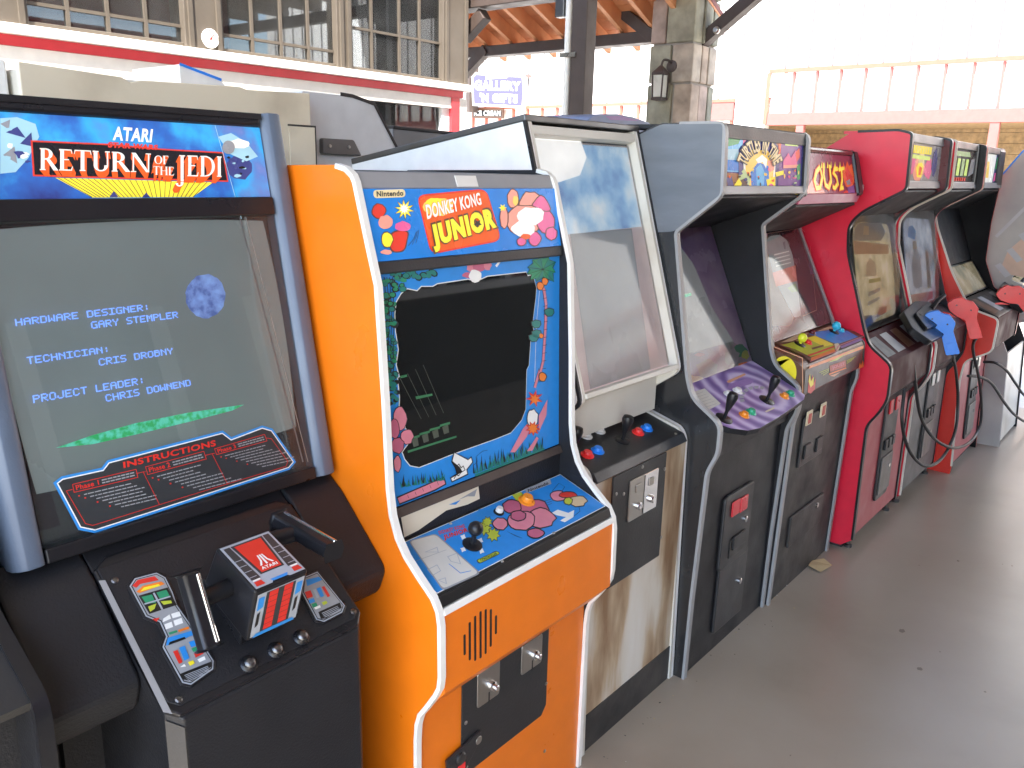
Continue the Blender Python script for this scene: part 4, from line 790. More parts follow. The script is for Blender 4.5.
# ================================================================== ticket building with windows, behind the second row
def building():
    t = thing('window_building', 'taupe timber building with paned windows above a white ledge with a red stripe', 'building', (3, 4.6, 0))
    y = 4.5
    def bx(name, x0, x1, y0, y1, z0, z1, m_, par=t, bv=0): return MB().box((x0, y0, z0), (x1, y1, z1), m_).build(name, par, bv)
    XL, XR = -4.0, 4.85
    bx('ledge', XL, XR+.02, y-.06, y+.10, 2.252, 2.30, 'ledge_white', bv=.004); bx('red_stripe', XL, XR-.05, y-.03, y+.05, 2.203, 2.251, 'stripe_red'); bx('fascia', XL, 3.4, y-.02, y+.08, 1.0, 2.202, 'ledge_white')
    bx('fascia', 3.4, XR-.10, y-.02, y+.08, 2.125, 2.202, 'ledge_white'); bx('red_post', XR-.17, XR-.09, y-.03, y+.05, 1.0, 2.202, 'stripe_red'); bx('corner_board', XR-.09, XR, y-.02, y+.10, 1.0, 2.202, 'ledge_white'); bx('lower_wall', XL, XR, y, y+.12, 0, 1.0, 'ledge_white')
    wn = bx('window', 3.4, 3.46, y+.0, y+.06, 1.0, 2.125, 'white_paint'); bx('frame', XR-.25, XR-.17, y+.0, y+.06, 1.0, 2.125, 'white_paint', wn); bx('pane', 3.46, XR-.25, y+.03, y+.034, 1.0, 2.125, 'window_glass', wn)
    post = [(1.52, 1.79), (2.585, 2.82), (3.625, 3.75), (4.585, XR)]
    wins = [(1.79, 2.585, (1.988, 2.186, 2.387), (2.41, 2.75)), (2.82, 3.625, (3.03, 3.23, 3.43), (2.40, 2.75)), (3.75, 4.585, (3.945, 4.194, 4.385), (2.565, 2.90)), (.62, 1.52, (.84, 1.07, 1.3), (2.41, 2.75))]
    for a_, b_ in post+[(XL, .62)]:
        o = bx('post', a_, b_, y-.03, y+.12, 2.30, 3.7, 'taupe', bv=.004)
        if b_-a_ < .3: bx('moulding', a_+.02, a_+.045, y-.045, y-.0295, 2.30, 3.7, 'taupe', o); bx('moulding', b_-.045, b_-.02, y-.045, y-.0295, 2.30, 3.7, 'taupe', o)
    for a_, b_, ms, hs in wins:
        w_ = bx('window', a_, b_, y-.01, y+.08, 2.30, 2.325, 'taupe', bv=.003)
        for m0 in ms: bx('muntin', m0-.009, m0+.009, y+.005, y+.035, 2.325, 3.4, 'taupe', w_)
        for h0 in hs: bx('muntin', a_, b_, y+.008, y+.032, h0-.008, h0+.008, 'taupe', w_)
        bx('pane', a_, b_, y+.018, y+.022, 2.326, 3.4, 'window_glass', w_)
    bx('header', XL, XR, y-.02, y+.12, 3.4, 3.7, 'taupe') if False else None
    # side wall, room inside
    bx('side_wall', XR-.12, XR, y+.13, 8.6, 0, 3.7, 'taupe'); bx('trim_board', XR, XR+.03, y+.02, y+.14, 2.30, 3.7, 'timber_dark')
    bx('rear_wall', XL, XR-.13, 7.4, 7.5, 0, 3.7, 'brick_red'); bx('room_ceiling', XL, XR-.13, y+.13, 7.4, 3.6, 3.68, 'brick_red'); bx('room_floor', XL, XR-.13, y+.13, 7.4, .0, .02, 'taupe')
    for x in (2.0, 3.1, 4.2): bx('ceiling_beam', x, x+.14, y+.13, 7.4, 3.4, 3.598, 'timber_dark')
    # bright far windows seen through the room
    c = thing('wall_thermometer', 'round white dial thermometer on the window post', 'thermometer', (2.731, y-.03, 2.362)); P = Panel((2.731, y-.03, 2.362), (1, 0, 0), (0, 0, 1))
    MB().lathe(P.at(0, 0, 0), P.N, [(.051, 0), (.051, .008), (.047, .014), (.045, .011)], 'white_paint', 28).build('case', c, smooth=True); mb = MB(); mb.disc(P, 0, 0, .044, 'ink_white', .0115, 24)
    for k in range(16):
        a = math.radians(-50+k*280/15); mb.line(P, [(.033*math.cos(a), .033*math.sin(a)), (.041*math.cos(a), .041*math.sin(a))], .003, 'ink_grey', .012)
    mb.line(P, [(-.012, -.014), (.022, .025)], .004, 'ink_red', .0125); mb.disc(P, 0, 0, .007, 'ink_red', .013, 12); mb.build('dial', c)
building()

# ================================================================== porch roof, timber posts, stone column
EX, EZ, SL = 7.05, 2.93, .42; RX = 4.95
def rz(x): return EZ+(EX-x)*SL if x > RX else EZ+(EX-RX)*SL-(RX-x)*SL
def porch():
    t = thing('porch_roof', 'open timber porch roof with orange lit rafters and boards on a dark eave beam', 'roof', (3, 3, 3)); Y0, Y1 = 3.62, 8.2
    ye = 6.1; rf = None; k = 0; yy = Y0+.1
    ys = [5.85+.333*i for i in range(-6, 8) if Y0 < 5.85+.333*i < Y1]
    proto = None
    for i, y in enumerate(ys):
        for (xa, xb) in ((RX, EX+.25), (99, RX)):
            if xa == 99: continue
            if xa == RX and proto: o = proto.copy(); o.location = proto.location+Vector((0, y-ys[0], 0)); C.objects.link(o); continue
            mb = MB(); za, zb = rz(xa), rz(xb); mb.hexa([(xa, y-.022, za), (xb, y-.022, zb), (xb, y+.022, zb), (xa, y+.022, za), (xa, y-.022, za+.14), (xb, y-.022, zb+.14), (xb, y+.022, zb+.14), (xa, y+.022, za+.14)], 'timber_orange')
            o = mb.build('rafter', t)
            if xa == RX: proto = o
    n = 40
    for j in range(n):
        xa, xb = EX+.30-j*.168, EX+.30-(j+1)*.168+.006
        if xb < RX: break
        MB().hexa([(xa, Y0, rz(xa)+.142), (xa, Y1, rz(xa)+.142), (xb, Y1, rz(xb)+.142), (xb, Y0, rz(xb)+.142), (xa, Y0, rz(xa)+.165), (xa, Y1, rz(xa)+.165), (xb, Y1, rz(xb)+.165), (xb, Y0, rz(xb)+.165)][::1], 'plank_orange').build('roof_plank', t)
    for (xa, xb) in ((EX+.32, RX),): MB().hexa([(xa, Y0, rz(xa)+.17), (xa, Y1, rz(xa)+.17), (xb, Y1, rz(xb)+.17), (xb, Y0, rz(xb)+.17), (xa, Y0, rz(xa)+.21), (xa, Y1, rz(xa)+.21), (xb, Y1, rz(xb)+.21), (xb, Y0, rz(xb)+.21)], 'brick_red').build('roofing', t)
    MB().box((EX-.10, Y0, EZ-.09), (EX+.06, Y1, EZ+.01), 'timber_dark').build('eave_beam', t, .006)
    MB().box((4.92, 3.35, 2.85), (5.08, Y1, 3.05), 'timber_dark').build('tie_beam', t, .006)
    MB().bar(Vector((5.0, 5.2, 2.30)), Vector((5.0, 4.75, 2.82)), .10, .10, 'timber_dark') if False else None
    a = thing('aisle_roof', 'higher board roof over the arcade aisle on dark beams, above the picture', 'roof', (2, .5, 3.6))
    for k in range(22): MB().box((-1.3+k*.38, -2.75, 3.66), (-1.3+k*.38+.37, 3.6, 3.69), 'plank_grey').build('roof_plank', a)
    for k in range(10): MB().box((-1.3, -2.7+k*.68, 3.52), (7.05, -2.7+k*.68+.05, 3.659), 'plank_grey').build('rafter', a)
    for x in (-1.3, 2.9, 6.95): MB().box((x, -2.7, 3.40), (x+.12, 3.6, 3.519), 'timber_dark').build('beam', a)
    # braces
    a1, b1 = on_x(485, 14, 4.98), on_x(464, 38, 4.98); mb = MB(); mb.bar(a1, b1, .09, .09, 'timber_dark'); mb.build('brace', t, .004)
    a_, b_ = on_x(700, 44, 6.98), on_x(760, -8, 6.98); mb = MB(); mb.bar(a_, b_+(b_-a_)*.4, .11, .10, 'timber_dark'); br = mb.build('brace', t, .004)
    a2, b2 = on_x(655, 38, 6.98), on_x(608, 0, 6.98); mb = MB(); mb.bar(a2, b2+(b2-a2)*.6, .09, .10, 'timber_dark'); mb.build('brace', t, .004)
    a3, b3 = on_x(464, 74, 6.98), on_x(487, 49, 6.98); mb = MB(); mb.bar(a3-(b3-a3)*.3, b3, .09, .10, 'timber_dark'); mb.build('brace', t, .004)
    u = on_x(716, 30, 6.9); MB().lathe(u, (-1, 0, 0), [(.03, -.02), (.03, .0), (.018, .012), (.018, .02)], 'steel', 12).build('bolt', br)
    # post
    y0, y1 = on_x(585, 60, 4.92).y, on_x(570, 60, 4.92).y
    p = thing('porch_post', 'dark square timber post with a white conduit pipe behind the white machine', 'post', (5, (y0+y1)/2, 0)); MB().box((4.92, y0, 0), (5.04, y1, 3.6), 'timber_dark').build('post', p, .008)
    yc = y1+.03; pp = MB().tube([(4.93, yc, 0), (4.93, yc, 3.4)], .024, 'white_trim', 12).build('conduit', p, smooth=True)
    z1 = on_y(571, 56, yc).z; MB().box((4.905, y1-.05, z1-.015), (4.915, yc+.05, z1+.015), 'steel').build('pipe_clamp', pp)
    zl = on_y(566, 8, yc).z; MB().box((4.90, yc+.025, zl-.05), (4.96, yc+.10, zl+.3), 'dark_steel').build('junction_box', p, .006)
    # stone column
    yl, yr = on_x(647, 100, 6.75).y, on_x(690, 100, 6.75).y; x0 = 6.75; x1 = x0+(yl-yr)
    c = thing('stone_column', 'square column of uneven sandstone blocks carrying the eave beam', 'column', ((x0+x1)/2, (yl+yr)/2, 0)); MB().box((x0+.02, yr+.02, 0), (x1-.02, yl-.02, 4.0), 'mortar').build('core', c)
    rg = random.Random(4); z_ = 0; row = 0
    while z_ < 3.9:
        hh = rg.uniform(.30, .42); f = rg.uniform(.35, .65); spl = yr+(yl-yr)*f
        for a_, b_ in ((yr, spl-.008), (spl+.008, yl)):
            d1 = rg.uniform(0, .012); MB().box((x0-d1, a_+rg.uniform(-.006, .006), z_+.008), (x0+.15, b_+rg.uniform(-.006, .006), z_+hh-.008), 'stone_%d' % rg.randrange(5)).build('stone', c, .012)
        for yy, sgn in ((yr, -1), (yl, 1)):
            f2 = x0+.155+(x1-x0-.155)*rg.uniform(.4, .6); d1 = rg.uniform(0, .01)
            for a_, b_ in ((x0+.155, f2-.008), (f2+.008, x1)):
                ya, yb = (yy-d1, yy+.1) if sgn < 0 else (yy-.1, yy+d1); MB().box((a_, ya, z_+.008), (b_, yb, z_+hh-.008), 'stone_%d' % rg.randrange(5)).build('stone', c, .012)
        z_ += hh; row += 1
    # lantern on the column
    lp = on_x(660, 85, x0-.10); l = thing('wall_lantern', 'small bronze wall lantern with frosted panes on the stone column', 'lamp', lp)
    s_ = .055; MB().box(lp+Vector((-s_*.8, -s_*.8, -.10)), lp+Vector((s_*.8, s_*.8, .08)), 'lamp_glass').build('pane', l); mb = MB(); fr = MB()
    for sx in (-1, 1):
        for sy in (-1, 1): fr.bar(lp+Vector((sx*s_*.78, sy*s_*.78, -.11)), lp+Vector((sx*s_*.95, sy*s_*.95, .09)), .012, .012, 'timber_dark')
    fr.box(lp+Vector((-s_*.95, -s_*.95, -.125)), lp+Vector((s_*.95, s_*.95, -.105)), 'timber_dark'); fr.build('frame', l)
    mb.lathe(lp+Vector((0, 0, .085)), (0, 0, 1), [(s_*1.5, 0), (s_*1.4, .015), (s_*.5, .06), (.012, .075)], 'timber_dark', 4); mb.build('cap', l)
    MB().tube(smooth_path([lp+Vector((0, 0, .15)), lp+Vector((.0, -.02, .20)), lp+Vector((.06, -.04, .20)), lp+Vector((.10, -.05, .16))]), .010, 'timber_dark', 8).build('arm', l, smooth=True); MB().lathe(lp+Vector((.10, -.05, .16)), (-1, 0, 0), [(.05, 0), (.05, .012), (.02, .02)], 'timber_dark', 14).build('wall_plate', l)
porch()

# ================================================================== sunlit white shop across the yard
def shop():
    t = thing('white_shop', 'bright white boarded shop building with orange battens and a pink beam, sunlit behind the porch', 'building', (16, 3, 0)); X = 16.0
    def bx(name, y0, y1, z0, z1, d0, d1, m_, par=t): return MB().box((X-d1, y0, z0), (X-d0, y1, z1), m_).build(name, par)
    bw = .44; proto = None
    y = -14.0
    while y < 22:      # upper boards with battens
        z0 = 3.66 if y+bw < 6.9 else 3.15
        bx('board', y, y+bw-.012, z0, 8.0, -.2, 0, 'white_board'); bx('batten', y+bw-.030, y+bw+.002, z0, 8.0, 0, .018, 'board_seam'); y += bw
    bx('orange_rail', -14, 6.97, 3.585, 3.655, -.05, .03, 'orange_paint'); bx('orange_rail', 7.62, 22, 3.085, 3.145, -.05, .03, 'orange_paint')
    bx('corner_board', 6.97, 7.60, 0, 3.66, -.2, .02, 'white_board'); bx('orange_end', 6.93, 7.0, 2.66, 3.585, -.05, .035, 'orange_paint')
    y = 6.477; pitch = .4335
    while y > -13: bx('panel', y+.035, y+pitch-.002, 2.86, 3.583, -.12, -.06, 'cream_board'); bx('batten', y-.0, y+.033, 2.86, 3.583, -.08, .0, 'pink_paint'); y -= pitch
    bx('pink_beam', -14, 6.92, 2.64, 2.858, -.15, .03, 'pink_paint')
    y = 7.65
    while y < 22: bx('panel', y+.05, y+.43, 1.9, 3.083, -.12, -.06, 'cream_board'); bx('batten', y, y+.048, 1.9, 3.083, -.08, .0, 'orange_paint'); y += .432
    bx('sill_wall', 7.62, 22, 0, 1.898, -.12, .0, 'white_board')
    for y in (6.2, 2.95, -.6, -4.2, -8): bx('porch_post', y, y+.14, 0, 2.638, -.1, .02, 'pink_paint')
    bx('pink_panel', 7.64, 8.30, 2.74, 3.08, -.02, .02, 'pink_paint')
    # open front: tan boarded inner wall with shelves and bits
    for k in range(14): MB().box((X+2.4, -14, 0.0+k*.20), (X+2.5, 7, k*.20+.194), 'tan_board').build('inner_board', t)
    MB().box((X+2.5, -14, 0), (X+2.56, 7, 2.8), 'timber_dark').build('inner_backing', t)
    MB().box((X, -14, 2.66), (X+2.5, 7, 2.70), 'tan_board').build('inner_ceiling', t); MB().box((X+.2, 7.0, 0), (X+2.5, 7.1, 2.66), 'tan_board').build('inner_wall', t)
    MB().box((X+.1, -14, -.015), (X+2.5, 7, .012), 'pale_ground').build('inner_floor', t)
    rg = random.Random(8)
    for k in range(16):
        y = 6.3-k*.62+rg.uniform(-.2, .2); hh = rg.uniform(2.0, 2.6); mb = MB(); mb.tube([(X+2.1, y, 0), (X+2.1+rg.uniform(-.1, .1), y+rg.uniform(-.15, .15), 1.5), (X+2.1, y+rg.uniform(-.3, .3), hh)], [.05, .04, .02], rg.choice(['timber_dark', 'white_paint', 'timber_orange', 'tan_board']), 6); mb.build('porch_pole', t)
    # signs
    s = thing('hanging_sign', 'blue violet hanging sign with white letters reading GALLERY N GIFTS', 'sign', (15.6, 13.7, 3.5)); Xs = 15.6; q = Panel((Xs, 0, 0), (0, -1, 0), (0, 0, 1))
    pts = [(473, 78), (476, 74.5), (500, 76.5), (522, 77), (523, 90), (522, 106), (497, 104.5), (474, 103.5)]; uv = [q.uv(*c) for c in pts]
    bd = MB().pprism(q, inset(uv, -.05), -.06, 0, 'white_paint').build('board', s); A = MB(); A.poly(q, uv, 'sign_blue', .004); A.build('face', bd)
    B = MB(); B.text(q, 'GALLERY', ((475, 80), (521, 81.5), (521, 91), (475, 90.5)), 'ink_white', .010, .05); B.text(q, "'N GIFTS", ((480, 93), (518, 94), (518, 103.5), (480, 102)), 'ink_white', .010, .05); B.build('lettering', bd)
    A = MB(); a0, a1 = q.uv(486, 72.5), q.uv(507, 78); A.poly(q, [(a0[0], a1[1]), (a1[0], a1[1]), (a1[0], a0[1]), (a0[0], a0[1])], 'ink_white', .008); A.build('crest', bd)
    u, v = q.uv(470, 90); MB().box((Xs-.02, -u, v-.5), (Xs+.3, -u+.12, v+.9), 'timber_dark').build('bracket', s)
    s = thing('shop_sign', 'small dark sign with white letters reading ICE CREAM under the orange rail', 'sign', (15.93, 14, 3)); q = Panel((15.93, 0, 0), (0, -1, 0), (0, 0, 1)); uv = [q.uv(*c) for c in ((472, 108), (503, 108.5), (503, 118.5), (472, 118))]
    bd = MB().pprism(q, uv, -.04, 0, 'ink_brown').build('board', s); A = MB(); A.poly(q, inset(uv, .05), 'ink_black', .006); A.build('face', bd); B = MB(); B.text(q, 'ICE CREAM', ((474.5, 110.3), (501, 110.8), (501, 116), (474.5, 115.6)), 'ink_white', .012, .04); B.build('lettering', bd)
    s = MB(); q = Panel((15.95, 0, 0), (0, -1, 0), (0, 0, 1)); s.pprism(q, [q.uv(*c) for c in ((520, 73), (532, 75), (532, 78), (520, 76))], 0, .04, 'pink_paint'); tag(s.build('arrow_board'), 'small faded red board on the white wall right of the hanging sign', 'sign')
shop()

# ================================================================== building across the aisle (reflected in the screens)
def across():
    t = thing('aisle_building', 'dark red building with white framed windows across the aisle, seen in the screen reflections', 'building', (0, -2.8, 0))
    def bx(name, x0, x1, z0, z1, d0, d1, m_): return MB().box((x0, -2.62-d1, z0), (x1, -2.62-d0, z1), m_).build(name, t)
    bx('stone_base', -1.4, 7.0, 0, .95, -.05, .2, 'rock'); bx('sill', -1.4, 7.0, .951, 1.02, -.10, .2, 'white_paint')
    x = -1.4
    while x < 5.5:
        bx('window_frame', x, x+.10, 1.02, 2.3, -.03, .1, 'white_paint'); bx('window_frame', x+.9, x+1.0, 1.02, 2.3, -.03, .1, 'white_paint'); bx('window_pane', x+.10, x+.9, 1.02, 2.3, .04, .05, 'tube_off'); bx('wall_panel', x+1.0, x+1.65, 1.02, 2.3, 0, .1, 'barn_red'); x += 1.65
    bx('wall_panel', -1.4, 7.0, 2.3, 3.38, 0, .1, 'barn_red')
across()

# ================================================================== cabinet 3: aged white cabinet
def cab_white():
    t = thing('arcade_cabinet', 'aged white arcade machine with big dusty glass front and stained lower front', 'arcade machine', (2.07, 1.6, 0), 'arcade machines in the front row')
    x0, x1, th = 1.79, 2.356, .026
    up = fillet([(1.445, 1.832), (1.222, 1.088), (1.262, 1.058), (1.365, .985), (1.37, .95), (1.205, .905), (1.186, .87), (1.168, 0)], [.012, .03, .03, .03, .03, .02, .05, 0], 4)
    prof = [(2.15, 1.71)]+up+[(2.15, 0)]
    sides(t, prof, x0, x1, th, 'white_paint', 'aged_white')
    trim(fillet([(1.46, 1.834), (1.445, 1.832), (1.222, 1.088), (1.262, 1.058)], [0, .012, .03, 0], 4), x0-.003, x0+.006, 'black_plastic', 'edge_trim', t); trim(fillet([(1.46, 1.834), (1.445, 1.832), (1.222, 1.088), (1.262, 1.058)], [0, .012, .03, 0], 4), x1-.006, x1+.003, 'black_plastic', 'edge_trim', t)
    xa, xb = x0+th, x1-th; W = xb-xa
    mb = MB(); P = front(xa, (1.445, 1.836), (2.15, 1.714)); mb.pbox(P, -th-.004, W+th+.004, -.004, P.L, -.012, .006, 'dark_steel'); mb.build('top_panel', t, .003)
    MB().box((xa, 2.13, .02), (xb, 2.148, 1.70), 'aged_white').build('back_panel', t)
    F0, F1 = (1.225, 1.098), (1.4395, 1.818)
    P = front(xa, F0, F1); L = P.L
    mb = MB(); mb.pbox(P, 0, W, L-.026, L, -.06, -.002, 'aged_white'); mb.build('top_rail', t, .003)
    mb = MB(); mb.pbox(P, 0, W, 0, .015, -.10, .004, 'aged_white'); mb.build('bottom_rail', t, .003)
    mb = MB(); mb.pbox(P, 0, W, L-.075, L-.026, -.045, -.034, 'black_metal'); mb.build('glass_clip', t, .002)
    g = front(xa, F0, F1, -.028); mb = MB(); mb.poly(g, [(0, .02), (W, .02), (W, L-.03), (0, L-.03)], 'dusty_sheen_glass', 0); mb.build('front_glass', t)
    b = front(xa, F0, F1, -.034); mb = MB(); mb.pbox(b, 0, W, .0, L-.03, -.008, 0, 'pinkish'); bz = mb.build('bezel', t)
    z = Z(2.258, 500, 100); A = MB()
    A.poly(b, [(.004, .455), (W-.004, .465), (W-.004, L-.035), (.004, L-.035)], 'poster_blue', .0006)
    A.pix(b, z((60, 85), (180, 88), (195, 130), (180, 170), (120, 190), (80, 180)), 'poster_reflection', .001)
    A.build('poster', bz)
    mb = MB(); mb.pix(b, z((158, 304), (296, 291), (338, 606), (203, 652)), 'tube_mid', .0012); mb.pline(b, z((158, 304), (296, 291), (338, 606), (203, 652)), .003, 'ink_grey', .0016, closed=True); mb.build('screen', bz)
    mb = MB(); P2 = front(xa, (1.372, .95), (1.372, .99)); mb.box((xa, 1.30, .95), (xb, 1.312, 1.06), 'aged_white'); mb.build('riser', t)
    o, c = plate(xa, xb, (1.188, .893), (1.372, .945), .015, 'black_metal', 'control_panel', t, .003)
    zb = Z(4.8, 560, 380)
    for x, y, m_ in ((124, 270, 'white_plastic'), (187, 245, 'white_plastic'), (130, 362, 'red_plastic'), (374, 254, 'red_plastic'), (180, 342, 'blue_plastic'), (416, 235, 'blue_plastic')): button(c, *c.uv(*zb((x, y))[0]), o, m_, .0165, .010)
    joystick(c, *c.uv(*zb((300, 292))[0]), o, h=.085, bat=True); joystick(c, .03, .10, o, h=.085, bat=True)
    screw(c, *c.uv(*zb((555, 258))[0]), o, 'steel', .005)
    plate(xa, xb, (1.172, .868), (1.188, .893), .015, 'black_metal', 'panel_edge', t, .002)
    o, p = plate(xa, xb, (1.178, .0), (1.178, .868), .018, 'stained_white', 'front_panel', t)
    MB().pbox(p, 0, W, .0, .125, 0, .003, 'grime_black').build('kick_plate', o)
    uv = [p.uv(*c_) for c_ in zb((250, 465), (508, 342))]; u0, u1 = uv[0][0], uv[1][0]; v1 = uv[1][1]; v0 = p.uv(611, 586)[1]
    d = MB().pprism(p, fillet([(u0, v0), (u1, v0), (u1, v1), (u0, v1)], .006, 3, True), 0, .005, 'black_metal').build('coin_door', t, .002)
    for (ax, ay, bx, by), m_ in (((325, 482, 385, 640), 'steel'), ((390, 450, 447, 605), 'chrome')):
        ua, va = p.uv(*zb((ax, ay))[0]); ub, vb = p.uv(*zb((bx, by))[0]); e_ = MB().pprism(p, fillet([(ua, vb), (ub, vb), (ub, va), (ua, va)], .005, 3, True), .005, .011, m_).build('coin_plate', d, .002)
        MB().pbox(p, (ua+ub)/2-.014, (ua+ub)/2+.014, va-.045, va-.02, .011, .015, 'steel').build('coin_slot', e_, .003); MB().lathe(p.at((ua+ub)/2+.006, vb+.04, .011), p.N, [(.012, 0), (.012, .008), (.008, .012)], 'chrome', 14).build('coin_return', e_, smooth=True)
    for x, y in ((388, 415), (495, 425), (262, 545), (298, 545), (478, 752)): screw(p, *p.uv(*zb((x, y))[0]), d, 'steel', .006).location += p.N*.005
    return t

# ================================================================== cabinet 4: black cabinet with purple swirl panel
def cab_swirl():
    t = thing('arcade_cabinet', 'black arcade machine with scuffed hood painted with grey sky sheen and purple swirl control panel', 'arcade machine', (2.71, 1.6, 0), 'arcade machines in the front row')
    x0, x1, th = 2.36, 3.038, .018
    fr = fillet([(1.30, 1.850), (1.150, 1.850), (1.139, 1.640), (1.285, 1.522), (1.207, 1.07), (1.185, 1.005), (1.078, .935), (1.079, .838), (1.110, .765), (1.126, .3), (1.130, 0)], [0, .03, .03, .012, .02, .04, .03, .02, .02, 0, 0], 4)
    prof = [(1.50, 1.80), (1.36, 1.850)]+fr+[(1.9, 0), (1.9, 1.8)]
    sides(t, prof, x0, x1, th, 'slate_laminate', 'black_vinyl', edge='grey_trim', edge_rng=fr)
    hs = side(x0-.0002); MB().pprism(hs, [(-y_, z_) for y_, z_ in fillet([(1.495, 1.795), (1.36, 1.846), (1.157, 1.845), (1.146, 1.642), (1.292, 1.524), (1.495, 1.50)], .012, 3, True)], 0, .0012, 'scuffed_sheen_grey').build('hood_side', t)  # grey sheet over the black side stands for its sky reflection
    xa, xb = x0+th, x1-th; W = xb-xa
    MB().box((xa, 1.16, 1.835), (xb, 1.5, 1.848), 'black_vinyl').build('top_panel', t); MB().box((xa, 1.88, .02), (xb, 1.895, 1.78), 'black_vinyl').build('back_panel', t)
    plate(xa, xb, (1.156, 1.806), (1.158, 1.845), .02, 'black_metal', 'marquee_retainer', t, .003); plate(xa, xb, (1.142, 1.643), (1.147, 1.668), .02, 'grey_plastic', 'marquee_retainer', t, .003)
    plate(xa, xb, (1.165, 1.640), (1.500, 1.514), .01, 'black_vinyl', 'speaker_board', t)
    o, q = plate(xa, xb-.0, (1.156, 1.668), (1.164, 1.808), .01, 'film_dkblue', 'marquee', t); z = Z(3.84, 660, 110); h = .0008; A = MB()
    for k, (pts, m_) in enumerate((
        (((245, 75), (320, 80), (318, 240), (240, 235)), 'film_lblue'), (((248, 80), (318, 92), (300, 130), (262, 140), (248, 120)), 'film_green'), (((243, 190), (318, 195), (318, 235), (241, 230)), 'film_sky'), (((240, 150), (318, 150), (318, 195), (243, 190)), 'film_pale'),
        (((318, 82), (330, 82), (326, 240), (316, 240)), 'film_rose'), (((330, 84), (460, 92), (460, 250), (326, 245)), 'film_brown'), (((236, 240), (330, 245), (320, 318), (236, 318)), 'film_brown'), (((462, 95), (545, 100), (535, 315), (450, 315)), 'film_purple'),
        (((300, 318), (300, 150), (340, 105), (430, 108), (462, 155), (445, 318)), 'film_dkblue'), (((322, 315), (318, 200), (345, 165), (410, 165), (442, 195), (438, 315)), 'film_white'), (((330, 310), (325, 190), (350, 155), (410, 155), (436, 190), (430, 310)), 'film_glow'), (((350, 300), (345, 240), (375, 200), (415, 215), (418, 300)), 'film_sky'), (((370, 290), (366, 225), (385, 205), (400, 240), (396, 295)), 'film_lblue'),
        (((365, 190), (390, 172), (410, 190), (405, 225), (392, 200), (375, 205)), 'film_white'), (((455, 90), (466, 92), (458, 200), (450, 200)), 'film_orange'), (((410, 195), (440, 190), (436, 230), (418, 240)), 'film_pink'),
        (((300, 250), (320, 225), (345, 260), (335, 315), (300, 315)), 'film_ygreen'), (((305, 270), (325, 262), (335, 290), (318, 312)), 'ink_brown'), (((275, 300), (300, 262), (312, 282), (296, 314)), 'film_yellow'), (((405, 268), (440, 255), (440, 300), (412, 310)), 'film_yellow'), (((440, 240), (472, 232), (472, 248), (444, 256)), 'film_yellow'), (((252, 262), (272, 255), (280, 290), (258, 300)), 'film_dkblue'),
        (((470, 195), (490, 165), (500, 185), (520, 150), (524, 222), (470, 222)), 'film_rose'), (((470, 212), (526, 210), (526, 222), (470, 224)), 'film_pink'), (((516, 165), (532, 145), (534, 180), (522, 200)), 'film_red'), (((522, 215), (536, 205), (534, 265), (524, 270)), 'film_green'))): A.pix(q, z(*pts), m_, h*(1+.12*k))
    rg = random.Random(5)
    for k in range(40):
        x, y = rg.uniform(245, 530), rg.uniform(225, 312); A.pix(q, z(*blob(x, y, rg.uniform(2, 8), rg.uniform(2, 8), 6, .4, k)), rg.choice(['film_black', 'film_orange', 'film_dkblue', 'film_ygreen', 'film_glow', 'film_rose']), h*(4.2+.02*k))
    A.build('artwork', o)
    B = MB(); cx, cy, R = 378, 245, 110
    def archtext(txt, a0, a1, m_, hh, r0, r1, bold):
        vs, fs = glyphs(txt, bold); out = []
        for x, y in vs:
            a = math.radians(a0+(a1-a0)*x); r = r0+(r1-r0)*y; out.append(q.at(*q.uv(*z((cx+r*.80*math.cos(a), cy-r*1.18*math.sin(a)))[0]), hh))
        B.add(out, fs, m_)
    archtext('TURTLES IN TIME', 160, 20, 'ink_black', h*6.0, 66, 122, .10); archtext('TURTLES IN TIME', 158, 22, 'film_tan', h*6.6, 72, 118, .03)
    B.pix(q, z((478, 98), (528, 103), (526, 140), (477, 136)), 'film_lime', h*4); B.disc(q, *q.uv(*z((492, 119))[0]), .008, 'film_red', h*4.6); B.text(q, 'KONAMI', z((500, 114), (522, 116), (522, 126), (500, 124)), 'film_black', h*4.6, .03); B.build('lettering', o)
    # monitor and printed bezel
    o, b = plate(xa, xb, (1.275, 1.005), (1.500, 1.515), .01, 'bezel_purple', 'bezel', t)
    zt = Z(2.258, 500, 100); A = MB(); A.pix(b, zt((400, 560), (525, 545), (575, 585), (575, 640), (410, 700)), 'bezel_pastel', .0008)
    z6 = Z(6.4, 660, 340)
    for k, (cx_, cy_, rx, ry, m_) in enumerate(((515, 70, 40, 40, 'ink_green'), (545, 95, 25, 30, 'ink_lime'), (535, 165, 32, 28, 'ink_orange'), (460, 110, 45, 60, 'ink_steel'), (300, 190, 70, 60, 'ink_steel'), (230, 265, 60, 40, 'ink_cream'), (250, 95, 30, 12, 'ink_pink'))): A.pix(b, z6(*blob(cx_, cy_, rx, ry, 14, .25, k)), m_, .0012+.0002*k)
    A.build('artwork', o)
    hole = zt((385, 305), (435, 370), (478, 470), (526, 545), (420, 575), (385, 570)); mb = MB(); mb.pix(b, hole, 'tube_mid', .0024)
    mb.pix(b, zt((412, 440), (430, 436), (431, 442), (413, 447)), 'pix_green', .003); mb.build('screen', o)
    mb = MB(); mb.poly(b, [(.002, .002), (W-.002, .002), (W-.002, b.L-.01), (.002, b.L-.01)], 'screen_glass', .008); mb.build('bezel_glass', t)
    # control panel: overhanging board with a curved front
    c = front(xa, (1.075, .920), (1.290, 1.012)); mb = MB()
